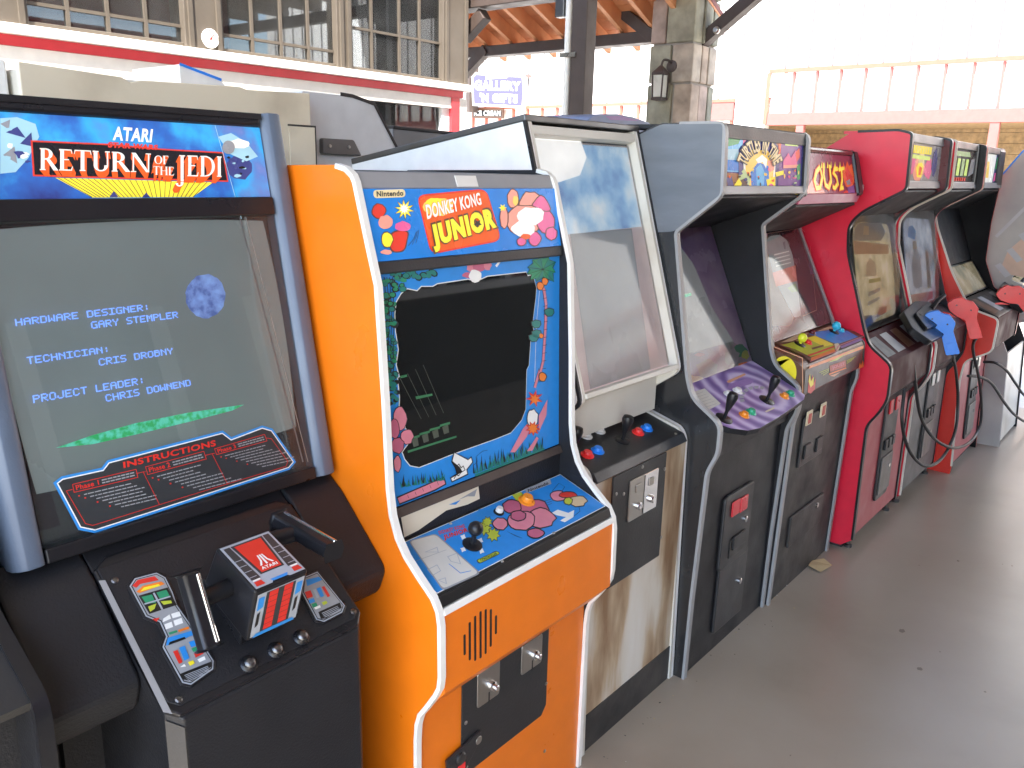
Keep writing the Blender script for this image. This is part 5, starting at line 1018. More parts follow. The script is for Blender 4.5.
    ol = [(0, .055), (.006, .018), (.03, -.012), (.09, -.048), (.16, -.060), (W*.5, -.056), (W-.05, -.040), (W-.004, -.024), (W, .02), (W, c.L), (0, c.L)]
    mb.pprism(c, ol, -.02, 0, 'black_vinyl'); o = mb.build('control_panel', t, .003)
    o2 = bpy.data.objects.new('overlay', bpy.data.meshes.new('overlay')); C.objects.link(o2); o2.parent = o
    uvp = inset(ol, .002); Rm = Matrix((c.U, c.V, c.N)).transposed().to_4x4(); Rm.translation = c.at(0, 0, .0008)-t.location
    o2.matrix_local = Rm; o2.data.from_pydata([(u, v, 0) for u, v in uvp], [], [list(range(len(uvp)))]); o2.data.materials.append(MATS['swirl_print'])
    A = MB(); A.pix(c, z6((165, 348), (285, 312), (388, 410), (290, 460)), 'paper', .0016)
    for k in range(6): A.pline(c, z6((195+k*17, 362+k*15), (275+k*17, 335+k*15)), .0012, 'ink_grey', .0022)
    for k in range(7): a0 = math.radians(205-k*21); a1 = math.radians(205-k*21-15); A.pix(c, z6(*[(620+r*math.cos(a)*1.1, 370-r*math.sin(a)*.72) for r, a in ((78, a0), (78, a1), (104, a1), (104, a0))]), 'ink_steel', .0016)
    A.pix(c, z6((430, 310), (440, 285), (560, 245), (600, 262), (580, 285), (450, 318)), 'ink_violet', .0016); A.pix(c, z6((425, 270), (435, 260), (540, 215), (548, 225), (440, 278)), 'ink_peach', .0016); A.pix(c, z6((670, 458), (725, 432), (735, 440), (680, 466)), 'ink_cream', .0016); A.build('artwork', o)
    for x, y, m_ in ((437, 352, 'white_plastic'), (495, 330, 'white_plastic'), (537, 484, 'orange_plastic'), (795, 364, 'orange_plastic'), (582, 464, 'green_plastic'), (832, 348, 'green_plastic')): button(c, *c.uv(*z6((x, y))[0]), o, m_, .0155, .010)
    joystick(c, *c.uv(*z6((408, 505))[0]), o, h=.098, bat=True, base=.03); joystick(c, *c.uv(*z6((682, 388))[0]), o, h=.098, bat=True, base=.03)
    plate(xa, xb, (1.112, .80), (1.10, .905), .012, 'black_vinyl', 'panel_underside', t)
    o, p = plate(xa, xb, (1.142, 0), (1.134, .80), .015, 'black_vinyl', 'front_panel', t)
    z7 = Z(4.265, 680, 440)
    def rect(tl, br, h0, h1, m_, name, par, bv=.003, r=.006):
        (ua, va), (ub, vb) = p.uv(*z7(tl)[0]), p.uv(*z7(br)[0]); return MB().pprism(p, fillet([(ua, vb), (ub, vb), (ub, va), (ua, va)], r, 3, True), h0, h1, m_).build(name, par, bv)
    d = rect((182, 245), (272, 470), 0, .014, 'black_metal', 'coin_door', t, .005, .02); d2 = rect((158, 540), (250, 720), 0, .012, 'black_metal', 'cash_door', t, .005, .012)
    rect((206, 262), (232, 304), .014, .020, 'red_glow', 'coin_button', d); rect((242, 243), (266, 286), .014, .020, 'red_glow', 'coin_button', d); rect((196, 425), (252, 455), .014, .018, 'ink_black', 'coin_return', d)
    rect((205, 412), (255, 425), .014, .024, 'black_plastic', 'return_lip', d)
    for x, y, par, hh in ((262, 330, d, .014), (240, 595, d2, .012)): u, v = p.uv(*z7((x, y))[0]); MB().lathe(p.at(u, v, hh), p.N, [(.012, 0), (.012, .006), (.008, .008)], 'chrome', 14).build('lock', par, smooth=True)
    return t

# ================================================================== cabinet 5: black with yellow and blue stick panel
def cab_flame():
    t = thing('arcade_cabinet', 'black arcade machine with dark red marquee and yellow and cyan ball joysticks', 'arcade machine', (3.41, 1.6, 0), 'arcade machines in the front row')
    x0, x1, th = 3.052, 3.745, .018
    fr = fillet([(1.30, 1.815), (1.205, 1.806), (1.158, 1.640), (1.425, 1.492), (1.215, 1.075), (1.20, .985), (1.085, .905), (1.083, .845), (1.10, .78), (1.118, 0)], [0, .03, .035, .03, .02, .03, .03, .02, .02, 0], 4)
    prof = [(1.6, 1.815)]+fr+[(1.9, 0), (1.9, 1.6)]
    sides(t, prof, x0, x1, th, 'black_vinyl', 'black_vinyl', edge='grey_trim', edge_rng=fr[6:])
    xa, xb = x0+th, x1-th; W = xb-xa
    MB().box((xa, 1.22, 1.798), (xb, 1.6, 1.812), 'maroon').build('top_panel', t); MB().box((xa, 1.88, .02), (xb, 1.895, 1.6), 'black_vinyl').build('back_panel', t)
    o, q = plate(xa, xb, (1.168, 1.640), (1.208, 1.796), .012, 'film_maroon', 'marquee', t); z = Z(7.68, 800, 120); h = .001; A = MB()
    rr = q.L; mb = MB(); mb.pbox(q, W-.055, W+.004, -.012, rr+.012, -.02, .012, 'black_plastic'); mb.pbox(q, -.004, .03, -.012, rr+.012, -.02, .012, 'black_plastic'); mb.pbox(q, .03, W-.055, rr-.01, rr+.012, -.02, .010, 'maroon'); mb.build('marquee_frame', t, .012)
    A.pix(q, z((0, 620), (100, 440), (180, 540), (220, 635), (60, 660), (0, 665)), 'film_pink', h)
    for k, (pts, m_) in enumerate(((((325, 430), (330, 320), (345, 370), (360, 315), (375, 355), (395, 335), (412, 420), (415, 480), (390, 530), (350, 510)), 'film_orange'), (((345, 420), (360, 360), (380, 400), (405, 440), (395, 500), (360, 490)), 'film_red'), (((300, 590), (350, 540), (430, 560), (438, 610), (330, 612)), 'film_red'), (((360, 520), (410, 500), (420, 560), (370, 570)), 'film_purple'), (((290, 575), (310, 560), (312, 610), (296, 610)), 'film_orange'), (((350, 470), (380, 455), (385, 495), (360, 500)), 'film_grey'))): A.pix(q, z(*pts), m_, h*(1+.2*k))
    A.build('artwork', o)
    B = MB()
    wob = lambda x, y: (x+.02*math.sin(y*9), y*1.0+(.10*math.sin(x*38) if y > .6 else (-.06*abs(math.sin(x*24)) if y < .3 else 0)))
    # letters drawn as flame-like strokes
    def S_(pts, wd, k_): B.line(q, [q.uv(*c_) for c_ in z(*pts)], wd*1.55, 'film_orange', h*2+k_*.0001); B.line(q, [q.uv(*c_) for c_ in z(*pts)], wd, 'film_yellow', h*3+k_*.0001)
    S_(((-70, 500), (-60, 540), (-30, 560), (-5, 520), (-10, 360)), .020, 1)
    S_(((150, 360), (120, 400), (105, 470), (120, 525), (150, 520), (165, 440), (150, 372)), .016, 2); S_(((178, 335), (176, 420), (190, 500), (215, 520), (232, 470), (222, 345)), .017, 3); S_(((285, 375), (260, 378), (252, 410), (275, 440), (285, 490), (262, 525), (245, 515)), .015, 4); S_(((290, 385), (335, 370)), .013, 5); S_(((312, 378), (318, 460), (308, 525), (328, 520)), .015, 6)
    for x in (160, 180, 205, 232, 262, 300): B.pix(q, z((x-4, 370), (x+2, 318), (x+8, 370)), 'film_yellow', h*2.6)
    B.build('lettering', o)
    plate(xa, xb, (1.18, 1.60), (1.165, 1.638), .01, 'reflect_clear' if 'reflect_clear' in MATS else 'ink_rose', 'marquee_sill', t, .002)
    plate(xa, xb, (1.19, 1.60), (1.42, 1.485), .01, 'dark_wood', 'speaker_board', t)
    # monitor: maroon bezel, lit tube, glass
    o, b = plate(xa, xb, (1.225, 1.075), (1.428, 1.482), .01, 'maroon', 'bezel', t); z3 = Z(6.4, 740, 210); A = MB()
    A.pix(b, fillet(z3((82, 165), (120, 140), (175, 150), (235, 480), (345, 690), (320, 745), (190, 740), (120, 400)), 3, 3, True), 'tan_reflection', .0008); A.pix(b, z3((118, 150), (150, 138), (178, 155), (160, 195), (128, 205)), 'ink_pink', .0012)  # tan strip is a reflection on the glass, painted onto the bezel
    A.pix(b, z3((430, 175), (462, 170), (470, 240), (440, 255)), 'ink_brown', .001); A.pix(b, z3((432, 262), (480, 255), (495, 405), (452, 412)), 'ink_violet', .001); A.pline(b, z3((150, 155), (390, 118), (440, 165), (480, 560), (490, 640), (400, 680)), .0025, 'ink_peach', .0011); A.build('artwork', o)
    scr = fillet(z3((160, 210), (185, 168), (250, 158), (300, 195), (335, 290), (368, 480), (388, 680), (345, 690), (300, 600), (235, 480), (205, 390)), 2.5, 3, True); mb = MB(); mb.pix(b, scr, 'film_dull', .0018); mb.pix(b, z3((205, 402), (352, 355), (362, 455), (228, 492)), 'film_pink', .0024)
    for k in range(4): mb.pix(b, z3((215+k*4, 285+k*24), (310+k*4, 262+k*24), (311+k*4, 268+k*24), (216+k*4, 293+k*24)), 'film_white', .0024)
    mb.pix(b, z3((300, 500), (350, 470), (365, 520), (330, 530)), 'film_ygreen', .0024); mb.pix(b, z3((270, 210), (285, 200), (290, 255), (280, 250)), 'film_grey', .0024); mb.build('screen', o)
    mb = MB(); mb.poly(b, [(.002, .002), (W-.002, .002), (W-.002, b.L-.004), (.002, b.L-.004)], 'screen_glass', .008); mb.build('bezel_glass', t)
    # boxy control panel
    bx = fillet([(1.235, .93), (1.235, 1.072), (1.098, 1.016), (1.080, 1.000), (1.074, .895), (1.10, .88)], [0, .004, .012, .01, .01, 0], 3)
    mb = MB(); mb.prism(bx, x0-.004, x1+.002, 'ink_brown'); o = mb.build('control_panel', t, .002)
    MB().prism(inset(bx, -.004), x1+.002, x1+.012, 'black_plastic').build('end_cap', o, .003)
    sp = side(x0-.0045); z8 = Z(6.4, 740, 300); A = MB(); A.pix(sp, [c_ for c_ in z8(*[(282+80*math.cos(math.radians(a)), 462+102*math.sin(math.radians(a))) for a in range(-180, 60, 10)]) ]+z8((205, 400),), 'ink_yellow', .0006)
    A.pix(sp, z8((245, 440), (256, 462), (275, 452), (270, 475), (300, 470), (322, 485), (318, 498), (262, 468)), 'ink_red', .001); A.pline(sp, z8((200, 292), (400, 372), (402, 600)), .003, 'ink_peach', .001); A.build('artwork', o)
    tp = front(x0, (1.100, 1.0185), (1.232, 1.0725), .0012); A = MB(); n_ = 0
    for k, (pts, m_) in enumerate(((((205, 270), (570, 160), (790, 215), (795, 240), (450, 395), (400, 355)), 'ink_brown'), (((265, 290), (330, 272), (420, 240), (600, 290), (610, 320), (450, 365), (350, 315)), 'ink_lime'), (((440, 220), (560, 180), (650, 185), (690, 200), (760, 235), (620, 285), (480, 230)), 'ink_sky'), (((420, 245), (480, 230), (600, 285), (540, 300)), 'ink_yellow'), (((450, 372), (600, 315), (612, 335), (455, 392)), 'ink_orange'), (((640, 300), (770, 245), (785, 258), (650, 312)), 'ink_violet'), (((430, 355), (600, 295), (606, 304), (440, 364)), 'ink_red'), (((260, 275), (380, 215), (440, 215), (330, 268)), 'ink_tan'), (((490, 205), (560, 175), (640, 165), (600, 190)), 'ink_tan'), (((600, 285), (625, 278), (640, 300), (625, 330), (612, 330)), 'ink_cream'), (((455, 310), (530, 290), (535, 300), (462, 322)), 'ink_brown'), (((640, 240), (690, 228), (694, 238), (645, 250)), 'ink_blue'))): A.pix(tp, z8(*pts), m_, .0006*(1+.4*k))
    A.pline(tp, z8((445, 400), (610, 335), (625, 300), (790, 235)), .004, 'ink_pink', .0042); A.build('artwork', o)
    for x, y, m_ in ((382, 285, 'yellow_plastic'), (600, 205, 'cyan_plastic')): joystick(tp, *tp.uv(*z8((x, y))[0]), o, m_, .019, .030)
    for x, y, m_ in ((435, 275, 'red_plastic'), (405, 232, 'maroon'), (460, 212, 'maroon'), (645, 195, 'cyan_plastic')): button(tp, *tp.uv(*z8((x, y))[0]), o, m_, .014, .008)
    fp = front(x0, (1.0735, .897), (1.0795, 1.0), .0012); A = MB(); h = .0008
    A.poly(fp, [(.004, .004), (.66, .004), (.66, .100), (.004, .100)], 'ink_black', h*.4)
    for k, (pts, m_) in enumerate(((((445, 420), (790, 290), (790, 310), (440, 440)), 'ink_orange'), (((560, 400), (690, 335), (790, 295), (700, 330), (620, 385)), 'ink_lime'), (((432, 590), (440, 480), (452, 520), (462, 480), (470, 530), (482, 500), (478, 570), (450, 600)), 'ink_red'), (((436, 520), (445, 470), (452, 520), (470, 490), (468, 540), (450, 560)), 'ink_yellow'), (((756, 440), (764, 400), (772, 420), (782, 385), (792, 410), (786, 430)), 'ink_orange'), (((570, 420), (672, 385), (676, 425), (575, 460)), 'ink_dim_red'), (((565, 470), (675, 430), (678, 438), (568, 480)), 'ink_orange'), (((570, 485), (640, 460), (600, 490)), 'ink_peach'))): A.pix(fp, z8(*pts), m_, h*(1+.3*k))
    for k in range(3): A.pline(fp, z8((505+k*12, 465+k*8), (566, 440+k*9)), .003, 'ink_lime', h*2.2); A.pline(fp, z8((680, 388+k*9), (738-k*12, 362+k*12)), .003, 'ink_lime', h*2.2)
    A.build('artwork', o)
    T = MB(); T.text(fp, 'JOUST', z8((582, 424), (664, 396), (668, 420), (586, 448)), 'ink_pink', h*4.4, .03); T.build('lettering', o)
    plate(xa, xb, (1.115, .80), (1.105, .905), .012, 'black_vinyl', 'panel_underside', t)
    o, p = plate(xa, xb, (1.126, 0), (1.116, .80), .015, 'grime_black', 'front_panel', t)
    z7 = Z(2.4, 660, 300); z9 = Z(6.4, 740, 300)
    def rect(a_, b_, h0, h1, m_, name, par, bv=.003, r=.006):
        (ua, va), (ub, vb) = p.uv(*a_), p.uv(*b_); ua, ub = min(ua, ub), max(ua, ub); va, vb = max(va, vb), min(va, vb)
        return MB().pprism(p, fillet([(ua, vb), (ub, vb), (ub, va), (ua, va)], r, 3, True), h0, h1, m_).build(name, par, bv)
    d = rect((798, 430), (827, 445), 0, .008, 'black_metal', 'coin_door', t)
    bpy.data.objects.remove(d)
    (u0, v0), (u1, v1) = p.uv(796, 468), p.uv(826, 405)
    d = MB().pbox(p, u0, u1, v0, v1, 0, .010, 'black_metal').build('coin_door', t, .004)
    for x, y in ((806, 417), (820, 409)): u, v = p.uv(x, y); e_ = MB().pbox(p, u-.030, u+.030, v-.03, v+.03, .010, .016, 'ink_cream').build('coin_plate', d, .003); MB().pbox(p, u-.014, u+.014, v-.022, v+.018, .016, .018, 'ink_dim_red').build('coin_button', e_)
    for x, y in ((804, 450), (816, 443)): u, v = p.uv(x, y); MB().pbox(p, u-.035, u+.035, v-.03, v+.03, .010, .018, 'black_plastic').build('coin_return', d, .005)
    (u0, v0), (u1, v1) = p.uv(785, 548), p.uv(822, 492); e_ = MB().pbox(p, u0, u1, max(v0, .16), v1, 0, .012, 'grime_black').build('cash_door', t, .006)
    u, v = p.uv(814, 504); MB().lathe(p.at(u, v, .012), p.N, [(.011, 0), (.011, .006)], 'steel', 12).build('lock', e_)
    return t

# ================================================================== cabinets 6 to 8: light gun games of one make
def cab_gun(x0, dy, label, outer, front_m, art, kind):
    t = thing('arcade_cabinet', label, 'arcade machine', (x0+.35, 1.5+dy, 0), 'arcade machines in the front row')
    x1, th = x0+.70, .022
    base = [(1.40, 1.800), (1.255, 1.894), (1.07, 1.900), (1.014, 1.886), (1.006, 1.657), (1.175, 1.558), (1.224, 1.500), (1.212, 1.380), (1.10, 1.046), (1.072, .985), (.966, .908), (.963, .752), (.992, .684), (1.036, .618), (1.030, .06)]
    if kind == 2: base[9:] = [(1.0, 1.035), (.945, .99), (.822, .955), (.826, .765), (.955, .688), (.966, .58)][:6]+[(.935, .05)]; base[6:9] = [(1.232, 1.515), (1.205, 1.434), (1.10, 1.20)]
    sh = [(y+dy, zz_) for y, zz_ in base]; fr = fillet(sh, ([0, .02, .02, .015, .02, .04, .04, .02]+[.03]*8)[:len(sh)], 4)
    prof = fr+([(1.08+dy, .02)] if kind < 2 else [(.94, .0), (1.0, 0)])+[(1.95+dy, .02), (1.95+dy, 1.55)]
    sides(t, prof, x0, x1, th, outer, 'maroon' if kind == 0 else 'black_vinyl', edge='black_plastic' if kind == 0 else None, edge_rng=fr[5:])
    if kind == 2:
        for ob in [o_ for o_ in t.children if o_.name.startswith('side_panel')][-1:]: bpy.data.objects.remove(ob)
        r2 = fillet([(1.40, 1.80), (1.255, 1.894), (1.07, 1.90), (1.050, 1.886), (1.050, 1.66), (1.062, 1.45), (1.058, 1.215), (.985, 1.05), (.925, 1.02), (.822, .985), (.826, .765), (.955, .688), (.966, .58), (.935, .0)], .02, 3)+[(1.95, .02), (1.95, 1.55)]
        mb = MB(); mb.prism(r2, x1-th*.55, x1, outer); mb.prism(r2, x1-th, x1-th*.55, 'black_panel'); mb.build('side_panel', t)
    if kind: trim(fr[9:], x0-.0015, x0+.005, 'aged_white', 'edge_trim', t)
    xa, xb = x0+th, x1-th; W = xb-xa; Y = lambda p: (p[0]+dy, p[1])
    MB().box((xa, 1.10+dy, 1.884), (xb, 1.30+dy, 1.896), outer).build('top_panel', t); MB().box((xa, 1.93+dy, .02), (xb, 1.945+dy, 1.5), 'black_vinyl').build('back_panel', t)
    plate(xa, xb, Y((1.045, 1.855)), Y((1.05, 1.893)), .02, 'grey_plastic' if kind == 0 else 'black_plastic', 'marquee_retainer', t, .004); plate(xa, xb, Y((1.035, 1.662)), Y((1.04, 1.695)), .02, 'grey_plastic', 'marquee_retainer', t, .004)
    o, q = plate(xa, xb, Y((1.050, 1.690)), Y((1.055, 1.858)), .01, {0: 'film_grey', 1: 'film_black', 2: 'film_white'}[kind], 'marquee', t); A, B = MB(), MB(); h = .001; l = q.L
    if kind == 0:
        for k, (u, v, rx, ry, m_) in enumerate(((.3, .06, .09, .055, 'film_pink'), (.18, .07, .05, .04, 'film_rose'), (.45, .06, .06, .05, 'film_rose'), (.32, .09, .05, .05, 'film_tan'), (.55, .09, .05, .06, 'film_dkblue'), (.10, .05, .06, .03, 'film_brown'))): A.poly(q, blob(u, v, rx, ry, 14, .2, k), m_, h*(1+.2*k))
        B.poly(q, [(.17, .122), (.47, .122), (.47, .155), (.17, .155)], 'film_yellow', h*2.6)
        B.poly(q, [(.14, .100), (.46, .096), (.46, .113), (.14, .117)], 'film_lime', h*2.6)
        for k in range(7): A.poly(q, [(.19+k*.04, .126), (.197+k*.04, .126), (.197+k*.04, .152), (.19+k*.04, .152)], 'film_ygreen', h*3)
        A.poly(q, [(.27, .02), (.34, .02), (.36, .07), (.33, .085), (.27, .08), (.24, .06)], 'film_yellow', h*3); A.poly(q, [(.285, .03), (.325, .03), (.335, .062), (.29, .07)], 'film_orange', h*3.4)
    elif kind == 1:
        A.poly(q, [(.02, .132), (.50, .132), (.47, .156), (.05, .156)], 'film_ygreen', h)
        for k in range(5): A.poly(q, [(.03+k*.09, .035), (.09+k*.09, .035), (.105+k*.09, .12), (.045+k*.09, .12)], ('film_lime', 'film_ygreen')[k % 2], h*(1.2+.1*k))
        A.poly(q, [(.10, .035), (.13, .035), (.15, .125), (.12, .125)], 'film_white', h*2.2); A.poly(q, [(.48, .03), (.60, .05), (.62, .13), (.52, .12)], 'film_grey', h*1.4)
        for k in range(9): B.poly(q, [(.04+k*.045, .008), (.07+k*.045, .008), (.07+k*.045, .026), (.04+k*.045, .026)], 'film_red', h*2.4)
    else:
        A.poly(q, [(.42, .0), (.656, .0), (.656, l), (.46, l)], 'film_dkblue', h); A.poly(q, [(.44, .01), (.56, .02), (.55, .06), (.46, .06)], 'film_rose', h*1.5); A.poly(q, [(.45, .08), (.55, .085), (.53, .15), (.48, .15)], 'film_green', h*1.5); A.poly(q, [(.1, .03), (.3, .03), (.28, .12), (.12, .12)], 'film_glow', h)
    A.build('artwork', o)
    if B.v: B.build('lettering', o)
    if kind: mb = MB(); mb.pbox(q, W-(.05 if kind == 1 else .16), W+.012, -.03, l+.03, -.02, .012, 'black_plastic'); mb.build('marquee_cap', t, .014)
    plate(xa, xb, Y((1.05, 1.655)), Y((1.222, 1.545)), .01, 'dark_wood' if kind == 0 else 'black_vinyl', 'speaker_board', t)
    o, b = plate(xa, xb, *((Y((1.125, 1.02)), Y((1.235, 1.545))) if kind < 2 else ((1.02, 1.05), (1.135, 1.215))), .01, 'black_plastic', 'bezel', t)
    if kind == 2: plate(xa, xb, (1.138, 1.217), (1.26, 1.54), .01, 'black_vinyl', 'back_board', t)
    W_ = W-.02; hole = fillet([(.015, .03), (W_-.07, .03), (W_-.05, .30), (W_-.08, .475), (.10, .50), (.015, .46)] if kind < 2 else [(.02, .01), (W-.03, .01), (W-.03, b.L-.01), (.02, b.L-.01)], .05 if kind < 2 else .01, 4, True)
    mb = MB(); mb.poly(b, hole, art, .001); sc = mb.build('screen', o)
    if kind == 0:
        A = MB()  # upper slabs are reflections painted onto the screen
        for k, (pts, m_) in enumerate(((((.02, .42), (.42, .40), (.50, .44), (.44, .485), (.10, .495), (.03, .46)), 'ink_grey'), (((.02, .36), (.52, .33), (.53, .375), (.02, .42)), 'ink_peach'), (((.16, .44), (.24, .435), (.25, .475), (.18, .48)), 'ink_tan'), (((.14, .25), (.30, .24), (.30, .30), (.24, .33), (.17, .31)), 'ink_cream'), (((.16, .155), (.34, .165), (.345, .182), (.165, .175)), 'ink_steel'), (((.14, .115), (.32, .127), (.325, .142), (.145, .132)), 'ink_steel'), (((.24, .05), (.40, .05), (.42, .085), (.30, .095)), 'ink_tan'), (((.18, .215), (.36, .21), (.36, .228), (.19, .235)), 'ink_lime'), (((.03, .03), (.20, .03), (.18, .07), (.03, .08)), 'ink_brown'))): A.poly(b, pts, m_, .0016+.0002*k)
        A.build('screen_image', sc)
    elif kind == 1:
        A = MB()
        for k, (pts, m_) in enumerate(((((.10, .40), (.22, .38), (.26, .42), (.20, .455), (.12, .45)), 'ink_blue'), (((.12, .14), (.20, .12), (.30, .13), (.31, .26), (.26, .33), (.20, .34), (.14, .27)), 'ink_steel'), (((.17, .33), (.25, .33), (.25, .37), (.18, .375)), 'ink_tan'), (((.05, .03), (.50, .04), (.50, .08), (.06, .10)), 'ink_rose'), (((.40, .10), (.48, .10), (.46, .3), (.41, .32)), 'ink_brown'))): A.poly(b, pts, m_, .0016+.0002*k)
        A.build('screen_image', sc)
    mb = MB(); mb.poly(b, [(.002, .002), (W-.002, .002), (W-.002, b.L-.004), (.002, b.L-.004)], 'screen_glass', .010); mb.build('bezel_glass', t)
    o, c = plate(xa, xb, *((Y((.975, .915)), Y((1.12, 1.015))) if kind < 2 else ((.83, .962), (1.015, 1.045))), .012, 'maroon_matte' if kind == 0 else 'ink_black', 'control_deck', t, .003)
    A = MB()
    for k in range(4): A.poly(c, [(.03+k*.16, .03), (.15+k*.16, .03), (.14+k*.16, c.L-.03), (.04+k*.16, c.L-.03)], ('ink_dark', 'ink_grey', 'ink_brown', 'ink_steel')[(k+kind) % 4], .0008)
    A.build('artwork', o)
    if kind < 2: plate(xa, xb, Y((.970, .760)), Y((.976, .915)),   .02, 'maroon_matte', 'deck_front', t, .002); plate(xa, xb, Y((1.035, .66)), Y((.972, .758)), .015, 'black_vinyl', 'underside', t)
    else: plate(xa, xb, (.832, .772), (.828, .958), .02, 'maroon_matte', 'deck_front', t, .002); plate(xa, xb, (.962, .692), (.834, .770), .015, 'black_vinyl', 'underside', t)
    o, p = plate(xa, xb, *((Y((1.034, .07)), Y((1.040, .74))) if kind < 2 else ((.945, .05), (.974, .70))), .015, front_m, 'front_panel', t, .003)
    d = MB().pprism(p, fillet([(.24, .10), (.44, .10), (.46, .60), (.42, .64), (.28, .64), (.24, .60)], .03, 4, True), 0, .012, 'black_metal').build('coin_door', t, .004)
    for u in (.30, .40): MB().pbox(p, u-.025, u+.025, .54, .61, .012, .02, 'red_glow' if kind == 0 else 'steel').build('coin_button', d, .004)
    for u in (.29, .35, .41): MB().pbox(p, u-.02, u+.02, .36, .41, .012, .022, 'black_plastic').build('coin_return', d, .004)
    MB().pbox(p, .26, .44, .13, .32, .012, .018, 'dark_steel').build('cash_door', d, .003)
    MB().lathe(p.at(.38, .26, .018), p.N, [(.010, 0), (.010, .006)], 'chrome', 12).build('lock', d)
    MB().box((xa, (1.08 if kind < 2 else .97)+dy, 0), (xb, 1.9+dy, .07), 'grime_black').build('plinth', t)
    for x in (xa+.03, xb-.03): MB().lathe((x, 1.06+dy, 0), (0, 0, 1), [(.018, 0), (.018, .012), (.008, .014), (.008, .06)], 'dark_steel', 12).build('leveling_foot', t)
    return t

def cab_end():
    t = thing('arcade_cabinet', 'pale grey arcade machine with slanted printed side, last in the row at the right edge', 'arcade machine', (6.45, 1.2, 0), 'arcade machines in the front row')
    x0, x1 = 6.09, 6.75
    fr = fillet([(1.5, 1.30), (1.07, 1.735), (.965, 1.90), (.62, 1.92), (.60, 1.66), (.92, 1.10), (.66, 1.0), (.65, .88), (.95, .80), (.86, .62), (.818, 0)], .02, 3)
    prof = fr+[(1.5, 0)]; sides(t, prof, x0, x1, .022, 'side_grey', 'black_vinyl', edge='blue_plastic', edge_rng=fr[1:12])
    xa, xb = x0+.022, x1-.022
    sp = side(x0-.001); A = MB()
    for k in range(7): A.poly(sp, [(-1.02+k*.05, 1.18+k*.10), (-.99+k*.05, 1.20+k*.10), (-.92+k*.05, 1.13+k*.10), (-.95+k*.05, 1.11+k*.10)], 'faint_print', .001)
    for k, pts in enumerate([((-.99, 1.14), (-.70, 1.10), (-.70, 1.36), (-.86, 1.40), (-.96, 1.28)), ((-.86, 1.42), (-.70, 1.40), (-.70, 1.62), (-.80, 1.60))]): A.poly(sp, pts, ('faint_peach', 'faint_violet')[k], .0003)
    A.line(sp, [(-1.04, 1.36), (-.74, 1.78)], .02, 'faint_print', .0006); A.build('side_print', t)
    plate(xa, xb, (.64, 1.68), (.66, 1.90), .01, 'film_white', 'marquee', t); plate(xa, xb, (.93, 1.12), (.72, 1.64), .01, 'tube_mid', 'screen', t) if False else plate(xa, xb, (.95, 1.10), (1.05, 1.60), .01, 'tube_mid', 'screen', t)
    plate(xa, xb, (.67, 1.0), (.93, 1.10), .01, 'reflect_art', 'control_deck', t); plate(xa, xb, (.83, .02), (.87, .62), .01, 'aged_white', 'front_panel', t); plate(xa, xb, (.66, .89), (.67, .99), .01, 'red_side', 'deck_front', t)
    return t

# ================================================================== light guns and their cables
def gun(label, m_, base, tip_dir, s=1.0):
    """toy pistol: base = top of the grip heel end, drawn in the plane facing -Y"""
    t = thing('light_gun', label, 'light gun', base, 'light guns on the shooting games')
    r_ = Vector((.24, -.97, 0)); c_, s_ = math.cos(tip_dir), math.sin(tip_dir); P = Panel(base, r_*c_+Vector((0, 0, s_)), r_*-s_+Vector((0, 0, c_)))
    body = fillet([(-.05*s, .062*s), (-.075*s, .035*s), (-.06*s, -.002*s), (-.020*s, -.030*s), (.02*s, -.045*s), (.055*s, -.145*s), (.115*s, -.130*s), (.070*s, -.022*s), (.075*s, .02*s), (.045*s, .055*s), (.01*s, .060*s), (-.01*s, .075*s)], .008*s, 3, True)
    b = MB().pprism(P, body, -.019*s, .019*s, m_).build('gun_body', t, .006*s)
    MB().pprism(P, [(.060*s, -.125*s), (.100*s, -.118*s), (.085*s, -.075*s), (.045*s, -.085*s)], .019*s, .021*s, m_).build('grip_plate', b, .001)
    MB().pprism(P, fillet([(-.055*s, -.016*s), (-.09*s, -.012*s), (-.088*s, -.020*s), (-.02*s, -.04*s)], .003, 2, True), -.006*s, .006*s, m_).build('trigger', t, .002)
    for u, v in ((-.03, .03), (.04, .01), (.07, -.11)): MB().lathe(P.at(u*s, v*s, .019*s), P.N, [(.004, 0), (.004, .0015)], 'black_plastic', 10).build('screw', b)
    return t, P
def holster(x, y, z_, label):
    t = thing('gun_holster', label, 'gun holster', (x, y, z_), 'gun holsters on the control decks'); P = Panel((x, y, z_), (1, 0, 0), (0, .82, .57)); mb = MB()
    mb.pprism(P, fillet([(-.26, -.10), (.10, -.10), (.26, .0), (.30, .10), (.12, .13), (-.18, .10), (-.30, .0)], .02, 3, True), -.015, .018, 'black_plastic'); o = mb.build('tray', t, .010)
    mb = MB(); mb.pprism(P, fillet([(-.20, -.04), (.08, -.05), (.20, .03), (.16, .09), (-.12, .06)], .02, 3, True), .018, .034, 'black_plastic'); mb.build('cradle', t, .010)
    mb = MB(); mb.tube([P.at(.16, .05, .03), P.at(.20, .06, .07), P.at(.26, .06, .10)], [.014, .012, .010], 'black_plastic', 10); mb.build('hook', t, smooth=True)
    return t
